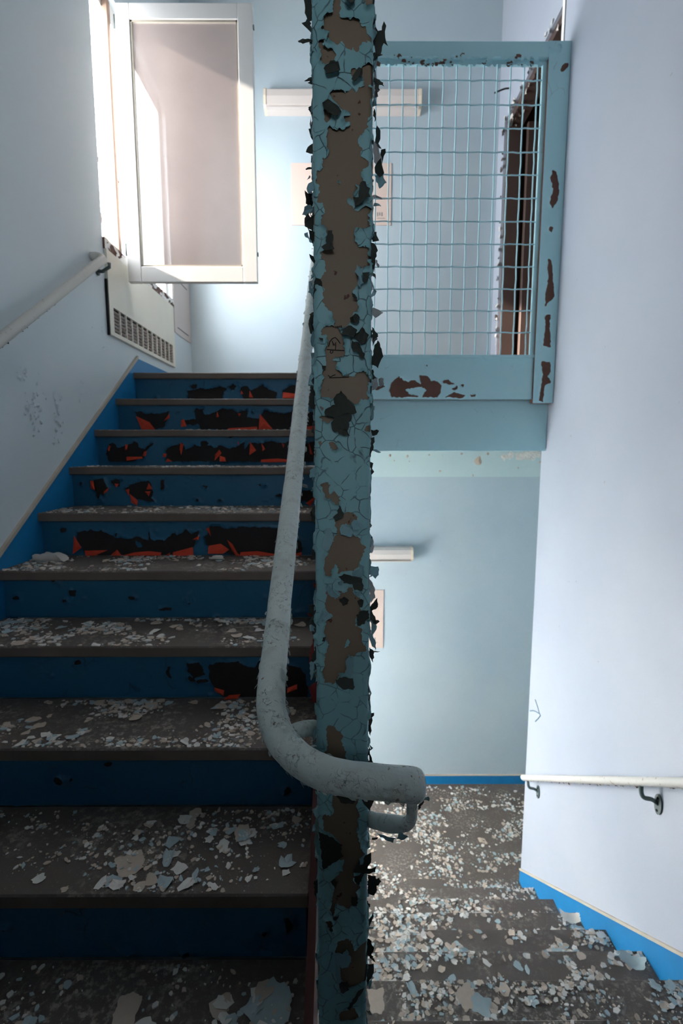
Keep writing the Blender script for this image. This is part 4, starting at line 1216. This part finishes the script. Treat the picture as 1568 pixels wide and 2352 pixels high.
MB().box(xi0 - .004, xi1 + .004, YS + .016, YS + .020, zi0 - .004, zi1 + .004).make('glass_pane', M['glass'], sash, label='dusty glass pane')
bd = MB()
for q in ((xi0, xi0 + .010, zi0, zi1), (xi1 - .010, xi1, zi0, zi1), (xi0, xi1, zi1 - .010, zi1), (xi0, xi1, zi0, zi0 + .010)):
    bd.box(q[0], q[1], YS + .006, YS + .016, q[2], q[3])
bd.make('glazing_bead', M['trim'], sash)
for z in (z0 + .15, z1 - .12):
    MB().tube([(x0 - .008, YS + .018, z), (x0 - .008, YS + .018, z + .07)], .008, 10).make('hinge', M['dark_metal'], sash, smooth=True)
    MB().box(x1, x1 + .006, YS + .01, YS + .025, z, z + .02).make('latch_stud', M['dark_metal'], sash)
# deep sill whose front edge has lost its paint
sill = MB().box(XL - .26, XL + .010, WY0, WY1, 1.088, 1.147, b=.003).make('sill', M['primer_red'], win, label='peeling window sill')
peel_sheet('paint_layer', np.arange(WY0, WY1, .006), np.arange(1.088, 1.148, .004),
           lambda u, v: (.47 - fbm(u * 22, v * 40, 61, 3)) * .08, flat_posn((XL + .010, 0, 0), (0, 1, 0), (0, 0, 1), (1, 0, 0)), M['white_frame'], sill, lift=.006, seed=4)
peel_sheet('paint_layer', np.arange(WY0, WY1, .01), np.arange(XL - .25, XL + .008, .01),
           lambda u, v: (.60 - fbm(u * 20, v * 20, 67, 3)) * .08, flat_posn((0, 0, 1.147), (0, 1, 0), (1, 0, 0), (0, 0, 1)), M['white_frame'], sill, lift=.006, seed=6)
# lower window one floor down, unseen, enlarged to brighten the lower landing
w2 = empty('window_2', (XL, 3.3, LZ0), kind='structure')
MB().box(xf0, xf1, WY0, WY0 + .05, LZ0, LZ1).make('jamb', M['white_frame'], w2)
MB().box(xf0, xf1, LY1 - .05, LY1, LZ0, LZ1).make('jamb', M['white_frame'], w2)
MB().box(xf0, xf1, WY0, LY1, LZ1 - .05, LZ1).make('head', M['white_frame'], w2)
MB().box(xf0, xf1, WY0, LY1, LZ0, LZ0 + .05).make('bottom_rail', M['white_frame'], w2)
MB().box(xf0, xf1, 3.42, 3.47, LZ0, LZ1).make('mullion', M['white_frame'], w2)
for q in ((WY0 + .05, 3.42), (3.47, LY1 - .05)):
    MB().box(xf0 + .02, xf0 + .025, q[0], q[1], LZ0 + .05, LZ1 - .05).make('glass_pane', M['frosted'], w2)
# folding lattice outside the narrow light
gr = empty('window_lattice', (XL - .17, 2.9, WZ0), 'beige zigzag lattice bars outside the narrow window light', 'lattice')
XG = XL - .17
for p, q in (((222, 362), (270, 418)), ((270, 418), (230, 504)), ((230, 504), (273, 546)), ((273, 546), (255, 585))):
    MB().tube([at(*p, 'X', XG), at(*q, 'X', XG)], .015, 6, flat=.6).make('lattice_bar', M['lattice'], gr)

# radiator cover under the sill
rc = empty('radiator_cover', (XL, 3.3, .64), 'cream metal radiator cover with a black slotted grille under the window', 'radiator cover')
ry0, ry1, rz0, rz1 = 2.775, 3.835, .642, 1.088
gy0, gy1, gz0, gz1 = 2.822, 3.785, .664, .796
xc = XL + .016
cp = MB()
cp.box(XL + .002, xc, ry0, ry1, gz1, rz1).box(XL + .002, xc, ry0, ry1, rz0, gz0).box(XL + .002, xc, ry0, gy0, gz0, gz1).box(XL + .002, xc, gy1, ry1, gz0, gz1)
cp.make('cover_panel', M['cream'], rc)
MB().box(XL + .0005, XL + .003, gy0, gy1, gz0, gz1).make('grille_back', M['black'], rc)
for k in range(1, 12):
    y = gy0 + (gy1 - gy0) * k / 12
    MB().box(xc - .008, xc + .001, y - .0045, y + .0045, gz0, gz1).make('grille_bar', M['cream'], rc)
for k in range(1, 7):
    z = gz0 + (gz1 - gz0) * k / 7
    MB().prism([(XL + .004, z - .007), (xc - .001, z - .001), (xc - .001, z + .001), (XL + .004, z - .005)], 'Y', gy0, gy1).make('grille_slat', M['pinkish'], rc)
MB().box(XL + .0005, XL + .012, ry0 - .010, ry0, rz0 - .004, .93).make('side_strip', M['black'], rc, label='black strip at the near end')  # solid black strip along the near side of the cover
ap = empty('access_panel', (XL, 4.1, .92), 'pale pink access panel on the left wall beside the radiator cover', 'panel')
MB().box(XL + .0005, XL + .006, 3.885, 4.295, .915, 1.40, b=.002).make('panel_sheet', M['pinkish'], ap)
for z in (.965, 1.33):
    MB().box(XL + .006, XL + .0075, 3.95, 4.22, z - .004, z + .004).make('groove', M['ink'], ap)
# blistered paint on the left wall
mb = MB()
for cx, cy, sx, sy, n in ((75, 930, 22, 60, 34), (133, 960, 10, 60, 26), (60, 855, 30, 18, 10), (190, 900, 20, 40, 6), (240, 760, 6, 40, 6)):
    for i in range(n):
        x, y = random.gauss(cx, sx * .6), random.gauss(cy, sy * .6)
        p = at(x, y, 'X', XL)
        if p[2] < zl(p[1]) + .02 or x < 0: continue
        q = ragged(random.uniform(.004, .012), 7)
        t1 = random.uniform(.1, .6)
        vs = [(XL + .001 + t1 * (.012 + b) * .5, p[1] + a, p[2] + b) for a, b in q] + [(XL + .006, p[1], p[2])]
        mb.add(vs, [(k, (k + 1) % 7, 7) for k in range(7)])
mb.make('paint_blister', M['wall'], wall_left, kind='stuff')

# ------------------------------------------------------------------ things on the far wall
for nm, z0, z1, lab in (('upper', 2.702, 2.866, 'long white wall light high on the far wall of the upper landing'), ('lower', -.965, -.838, 'long white wall light on the far wall of the lower landing')):
    x0, x1 = -.605, .645
    wlt = empty('wall_light', (0, YF, z0), lab, 'wall light')
    h = z1 - z0
    prof = [(YF - .001, z0), (YF - .075, z0 + .012), (YF - .092, z0 + .03), (YF - .095, z0 + h * .55), (YF - .085, z1 - .02), (YF - .06, z1), (YF - .001, z1)]
    MB().prism(prof, 'X', x0 + .02, x1 - .02).make('diffuser', M['light_cover'], wlt)
    big = [(y - (.006 if y < YF - .01 else 0), z) for y, z in prof]
    MB().prism(big, 'X', x0, x0 + .02).make('end_cap', M['light_edge'], wlt)
    MB().prism(big, 'X', x1 - .02, x1).make('end_cap', M['light_edge'], wlt)
    MB().box(x0 + .02, x1 - .02, YF - .098, YF - .07, z0 + .004, z0 + .012).make('bottom_strip', M['light_cover'], wlt)
for z0, z1, lab in ((1.871, 2.349, 'faded peach notice sheet on the far wall below the upper light'), (-1.79, -1.242, 'faded peach notice sheet on the far wall below the lower light')):
    x0, x1 = -.402, .421 if z0 > 0 else .394
    nb = empty('notice_sheet', (0, YF, z0), lab, 'notice')
    MB().box(x0, x1, YF - .006, YF - .0005, z0, z1).make('sheet', M['sign'], nb)
    mk = MB()
    for i in range(3):
        mk.box(x1 - .115 + i * .018, x1 - .106 + i * .018, YF - .0068, YF - .006, z0 + .07 + .004 * (i % 2), z0 + .10)
    mk.box(x1 - .115, x1 - .05, YF - .0068, YF - .006, z0 + .052, z0 + .056)
    mk.make('print_marks', M['ink'], nb)
# peeled spots on the band
mb = MB()
for x, y, s in ((1098, 1058, .034), (1010, 1082, .010), (935, 1048, .012), (895, 1046, .012), (985, 1045, .008), (1060, 1042, .010), (1120, 1042, .012), (1085, 1092, .008), (1240, 1062, .010), (1190, 1075, .008), (905, 1058, .006), (940, 1060, .005)):
    p = at(x, y, 'Y', YF - .023)
    q = ragged(s, 10, 1, .3)
    mb.add([(p[0] + a, YF - .0235, p[2] + b) for a, b in q] + [(p[0], YF - .029, p[2])], [(k, (k + 1) % 10, 10) for k in range(10)], 0)
for i in range(36):
    p = at(random.uniform(1155, 1247), random.uniform(1040, 1052), 'Y', YF - .024)
    q = ragged(random.uniform(.012, .03), 8, 1, .4)
    mb.add([(p[0] + a, YF - .024 - random.uniform(0, .006), min(p[2] + b, .018)) for a, b in q], [tuple(range(8))], 1)
mb.make('trim_peeled_spots', [M['chip_beige'], M['chip_white']], None, kind='structure')

# ------------------------------------------------------------------ door in the upper right wall
door = empty('door_1', (XU, 3.55, ZA), kind='structure')
MB().box(XU + .02, XU + .13, DY1 - .045, DY1, ZA, DZ1).make('frame_jamb', M['door_brown'], door)
MB().box(XU + .02, XU + .13, DY0, DY0 + .045, ZA, DZ1).make('frame_jamb', M['door_brown'], door)
MB().box(XU + .02, XU + .13, DY0 + .045, DY1 - .045, DZ1 - .05, DZ1).make('frame_head', M['door_brown'], door)
MB().box(XU + .135, XU + .175, DY0 + .10, DY0 + .14, ZA + .01, DZ1 - .06).make('frame_stop', M['door_brown'], door)
lf = MB().box(XU + .15, XU + .93, 4.05, 4.09, ZA + .01, DZ1 - .06, b=.003).make('door_leaf', M['door_brown'], door, label='brown door leaf standing open in the dim room')
MB().tube([(XU + .87, 4.05, ZA + 1.0), (XU + .87, 4.00, ZA + 1.0), (XU + .77, 3.995, ZA + 1.0)], .009, 10).make('door_handle', M['dark_metal'], lf, smooth=True)
mb = MB()
for i in range(90):
    if random.random() < .6:
        y = random.uniform(DY0, DY1); z = DZ1 + random.uniform(-.05, .02); xx = XU - .002 + (random.uniform(0, .1) if z < DZ1 - .005 else 0); z = DZ1 - .052 if z < DZ1 - .005 else z
    else:
        y = DY1 + random.uniform(-.01, .02); z = random.uniform(ZA, DZ1); xx = XU - .002
    q = ragged(random.uniform(.005, .022), 7, 1, .4)
    mb.add([(xx - random.uniform(0, .012), y + a, z + b) for a, b in q], [tuple(range(7))], random.choice((0, 0, 1, 2)))
mb.make('loose_flakes', [M['chip_white'], M['door_brown'], M['flake_dark']], door, kind='stuff')
p = at(1168, 203, 'X', XU)
q = at(1136, 213, 'Y', 4.0)
cb = MB().tube(spline([p, ((p[0] * 2 + q[0]) / 3, (p[1] * 2 + 4.0) / 3, (p[2] * 2 + q[2]) / 3 + .006), q], 6), .006, 8).make('cable_stub', M['black'], None, smooth=True, label='short black cable stub sticking out of the wall by the door head', cat='cable')
# drawn arrow on the right wall
mb = MB()
for st in ([(1217, 1633), (1224, 1632), (1232, 1635), (1239, 1640), (1241, 1643)], [(1241, 1643), (1236, 1650), (1229, 1657)], [(1229, 1607), (1234, 1622), (1239, 1640)]):
    mb.tube([at(x, y, 'X', XR - .0006) for x, y in st], .0036, 5)
mb.make('pencil_mark', M['pencil'], wall_right, label='pale drawn arrow mark')

# ------------------------------------------------------------------ paint chips
CHIP = {}
for cname, mm in (('blue', 'chip_blue'), ('beige', 'chip_beige'), ('white', 'chip_white')):
    CHIP[cname] = []
    for s in range(9):
        n = random.randint(9, 14)
        q = ragged(1.0, n, random.uniform(.55, 1), .32)
        curl = random.choice((.05, .12, .2, .35))
        a = random.random() * 6.28
        hh = [curl * ((x * math.cos(a) + y * math.sin(a)) ** 2) for x, y in q]
        vs = [(x, y, h + .03) for (x, y), h in zip(q, hh)] + [(x * .98, y * .98, h) for (x, y), h in zip(q, hh)] + [(0, 0, .05), (0, 0, .01)]
        fs = [(i, (i + 1) % n, 2 * n) for i in range(n)] + [(n + (i + 1) % n, n + i, 2 * n + 1) for i in range(n)] + [((i + 1) % n, i, n + i, n + (i + 1) % n) for i in range(n)]
        me = bpy.data.meshes.new('paint_chip')
        me.from_pydata(vs, [], fs)
        me.materials.append(M[mm])
        CHIP[cname].append(me)
WORD = {'blue': 'pale blue', 'beige': 'beige', 'white': 'off-white'}


def surf_asc(n):
    yn, zn = YA - n * G, ZA - n * R_
    return XL + .02, XE - .01, yn + .006, yn + G + .004, zn


def surf_desc(n):
    yn, zn = YD + n * G, ZD - n * R_
    return XD + .02, XR - .015, yn - G - .02 + .002, yn - .006, zn


ORD = ['first', 'second', 'third', 'fourth', 'fifth', 'sixth', 'seventh', 'eighth', 'ninth', 'tenth']


def clump(x, y, seed):
    return float(fbm(np.array(x * 6.0), np.array(y * 9.0), seed, 3))


PENDING = []


def one_chip(x, y, z, r, col, where, label=None, group=None, tilt=.06):
    o = bpy.data.objects.new('paint_chip', random.choice(CHIP[col]))
    o.location = (x, y, z + .0006 + r * .05)
    o.scale = (r, r, r)
    o.rotation_euler = (random.gauss(0, tilt), random.gauss(0, tilt), random.random() * 6.28)
    link(o, None, None, label, 'paint chip', 'larger paint chips on the %s' % where)
    PENDING.append((where, col, x, o))
    return o


def scatter(surf, count, rr, where, seed, bias=None, xr=None):
    x0, x1, y0, y1, z = surf
    if xr: x0, x1 = max(x0, xr[0]), min(x1, xr[1])
    k = tries = 0
    while k < count and tries < count * 60:
        tries += 1
        x, y = random.uniform(x0, x1), random.uniform(y0, y1)
        w = (clump(x, y, seed) - .35) * 3
        if bias: w *= bias((x - x0) / (x1 - x0), (y - y0) / (y1 - y0))
        if random.random() > w: continue
        r = random.uniform(*rr)
        r = min(r, (y1 - y0) * .4)
        x, y = min(max(x, x0 + r), x1 - r), min(max(y, y0 + r), y1 - r)
        one_chip(x, y, z, r, random.choices(('blue', 'beige', 'white'), (.33, .37, .30))[0], where)
        k += 1


back = lambda u, v: .35 + .65 * v
for n, cnt, rr in ((4, 6, (.012, .022)), (5, 16, (.010, .022)), (6, 36, (.010, .024)), (7, 48, (.008, .020)), (8, 46, (.008, .020)), (9, 22, (.012, .028))):
    xr = {7: (-.95, -.1), 8: (-.72, -.1), 9: (-.66, -.1)}.get(n)
    scatter(surf_asc(n), cnt, rr, '%s tread down the left flight' % ORD[n], 100 + n, back if n < 8 else None, xr)
for n, cnt, rr in ((0, 40, (.010, .022)), (1, 36, (.010, .020)), (2, 22, (.012, .020)), (3, 16, (.012, .022)), (4, 8, (.014, .022))):
    scatter(surf_desc(n), cnt, rr, '%s tread up the right flight' % ORD[7 - n], 140 + n, None, (.06, 1.25))


NUM = ORD + ['eleventh', 'twelfth', 'thirteenth', 'fourteenth', 'fifteenth', 'sixteenth', 'seventeenth', 'eighteenth', 'nineteenth', 'twentieth', 'twenty-first', 'twenty-second', 'twenty-third', 'twenty-fourth', 'twenty-fifth', 'twenty-sixth', 'twenty-seventh', 'twenty-eighth', 'twenty-ninth', 'thirtieth']
for key in sorted({(w, c) for w, c, x, o in PENDING}):
    row = sorted([(x, o.name, o) for w, c, x, o in PENDING if (w, c) == key])
    for i, (x, nme, o) in enumerate(row):
        o['label'] = '%s larger %s chip from the left on the %s' % (NUM[i], WORD[key[1]], key[0])


# a few large curled pieces that stand out
def sheet_chip(x, y, z, w, l, rot, mat, label, curl=1.2, lift=0):
    """a broad torn sheet: ragged outline in rings, rolled about its own long axis"""
    na, rings = 40, (.35, .7, 1.0)
    sd = random.randrange(999)
    vs = [(0, 0)]
    for q in rings:
        for k in range(na):
            a = 2 * math.pi * k / na
            c, s_ = math.cos(a), math.sin(a)
            e = 1 / max(abs(c), abs(s_)) ** .6
            e *= .62 + .55 * float(fbm(c * 1.6 + 9, s_ * 1.6 + 9, sd, 2)) + (random.uniform(-.05, .05) if q == 1 else 0)
            vs.append((q * e * c * .5, q * e * s_ * .5))
    out = []
    for u, v in vs:
        a = u * curl
        out.append((w * math.sin(a) / max(curl, .1), v * l, w * (1 - math.cos(a)) / max(curl, .1) * 1.1 + .0012 + .002 * (v * v)))
    fs = [(0, 1 + k, 1 + (k + 1) % na) for k in range(na)]
    for i in range(2):
        b = 1 + i * na
        fs += [(b + k, b + na + k, b + na + (k + 1) % na, b + (k + 1) % na) for k in range(na)]
    k = len(out)
    out += [(a, b, c - .0008) for a, b, c in out]
    fs += [tuple(reversed([q + k for q in f])) for f in list(fs)]
    o = mesh('paint_chip', out, fs, mat, None, smooth=True, label=label, cat='paint chip')
    o.location = (x, y, z + lift)
    o.rotation_euler = (0, 0, rot)
    return o


def on_asc(n, x, y): return at(x, y, 'Z', ZA - n * R_)
p = on_asc(5, 118, 1288); sheet_chip(p[0], p[1] - .01, ZA - 5 * R_,   .10, .15, 1.45, M['chip_white'], 'large curled off-white paint sheet at the left end of the sixth step', 4.0)
p = on_asc(5, 500, 1284); sheet_chip(p[0], p[1] - .01, ZA - 5 * R_, .05, .07, 1.5, M['chip_white'], 'small arched off-white curl below the torn riser near the handrail', 3.4)
p = on_asc(3, 362, 1066); sheet_chip(p[0], p[1] - .012, ZA - 3 * R_, .04, .16, 1.52, M['skirt'], 'bright blue torn paint scrap lying along a step below a torn riser', 1.8)
p = on_asc(8, 387, 1972); sheet_chip(p[0], p[1], ZA - 8 * R_, .035, .055, .1, M['chip_blue'], 'rolled pale blue paint curl in the middle of the lowest lit left tread', 2.6)
p = on_asc(8, 300, 1985); sheet_chip(p[0], p[1], ZA - 8 * R_, .07, .075, .5, M['chip_beige'], 'broad flat beige paint sheet beside the rolled blue curl', .3)
p = on_asc(8, 555, 1915); sheet_chip(p[0], p[1], ZA - 8 * R_, .04, .06, .2, M['chip_beige'], 'upright pointed beige flake right of the rolled blue curl', .5)
p = on_asc(9, 620, 2320); sheet_chip(p[0], p[1], ZA - 9 * R_, .10, .10, .8, M['chip_blue'], 'largest dull blue paint sheet at the bottom by the post', .25)
p = on_asc(9, 290, 2330); sheet_chip(p[0], p[1], ZA - 9 * R_, .06, .08, .1, M['chip_beige'], 'dull beige paint sheet at the bottom left of centre', .3)
def on_desc(n, x, y): return at(x, y, 'Z', ZD - n * R_)
p = on_desc(1, 1450, 2208); sheet_chip(p[0], p[1], ZD - 1 * R_, .10, .06, -.6, M['chip_blue'], 'big curled pale blue sheet leaning near the right skirting', 1.6)
p = on_desc(3, 1308, 2108); sheet_chip(p[0], p[1], ZD - 3 * R_, .11, .06, -.2, M['chip_white'], 'curled off-white sheet against the right skirting, further down', 1.7)
p = on_desc(0, 1070, 2290); sheet_chip(p[0], p[1], ZD, .075, .07, .4, M['chip_beige'], 'broad beige sheet in the middle of the nearest right tread', .25)
p = on_desc(0, 1105, 2310); sheet_chip(p[0], p[1], ZD + .0015, .06, .06, 1.2, M['chip_blue'], 'grey-blue sheet overlapping the broad beige one on the right flight', .3)
p = on_desc(0, 865, 2300); sheet_chip(p[0], p[1], ZD, .055, .075, .1, M['chip_beige'], 'rounded beige sheet right beside the steel post', .3)
p = on_desc(1, 942, 2250); sheet_chip(p[0], p[1] - .03, ZD - R_, .03, .05, .3, M['chip_blue'], 'small steel-blue folded chip at the step edge by the post', 1.5)


# the uncountable small bits
def debris(name, jobs, label):
    mb = MB()
    for surf, cnt, rr, seed, bias in jobs:
        x0, x1, y0, y1, z = surf
        k = t = 0
        while k < cnt and t < cnt * 30:
            t += 1
            x, y = random.uniform(x0, x1), random.uniform(y0, y1)
            w = (clump(x, y, seed) - .42) * 4.5
            if bias: w *= bias((x - x0) / (x1 - x0), (y - y0) / (y1 - y0))
            if random.random() > w: continue
            r = rr[0] + (rr[1] - rr[0]) * random.random() ** 2.2
            n = random.randint(5, 8)
            q = ragged(r, n, random.uniform(.5, 1), .3)
            tx, ty = random.gauss(0, .14), random.gauss(0, .14)
            h = .0008 + r * .16 + random.random() * .001
            c = random.choices((0, 1, 2), (.24, .42, .34))[0]
            vs = [(min(max(x + a, x0 - .01), x1 + .005), min(max(y + b, y0), y1 + .004), z + max(.0004, h + tx * a + ty * b)) for a, b in q]
            lo = [(vx, vy, z + .0001) for vx, vy, vz in vs]
            mb.add(vs + lo, [tuple(range(n))] + [((i + 1) % n, i, n + i, n + (i + 1) % n) for i in range(n)], c)
            k += 1
    return mb.make(name, [M['chip_blue'], M['chip_beige'], M['chip_white']], None, kind='stuff', label=label, cat='paint debris')


backy = lambda u, v: .25 + .75 * v * v
right = lambda u, v: (.45 + .75 * u) * (.5 + .5 * v)
jobs = [(surf_asc(n), c, r, 200 + n, b) for n, c, r, b in (
    (2, 150, (.003, .008), None), (3, 260, (.003, .010), None), (4, 420, (.003, .012), None), (5, 650, (.003, .012), None), (6, 900, (.002, .013), right),
    (7, 1100, (.002, .011), None), (8, 900, (.0015, .008), None), (9, 420, (.0015, .010), None))]
debris('paint_debris', jobs, 'small crumbs of fallen paint strewn over the left flight')
jobs = [(surf_desc(n), c, r, 240 + n, None) for n, c, r in (
    (-1, 300, (.002, .010)), (0, 1300, (.0015, .010)), (1, 1500, (.002, .012)), (2, 1500, (.002, .016)), (3, 1400, (.003, .019)), (4, 900, (.003, .017)), (5, 700, (.003, .017)), (6, 480, (.004, .015)), (7, 480, (.004, .015)))]
jobs.append(((XD, 2.6, 3.09, YF - .03, ZLOW), 2800, (.004, .018), 251, lambda u, v: 1.3 - .9 * v))
debris('paint_debris', jobs, 'small crumbs of fallen paint strewn over the right flight and lower landing')
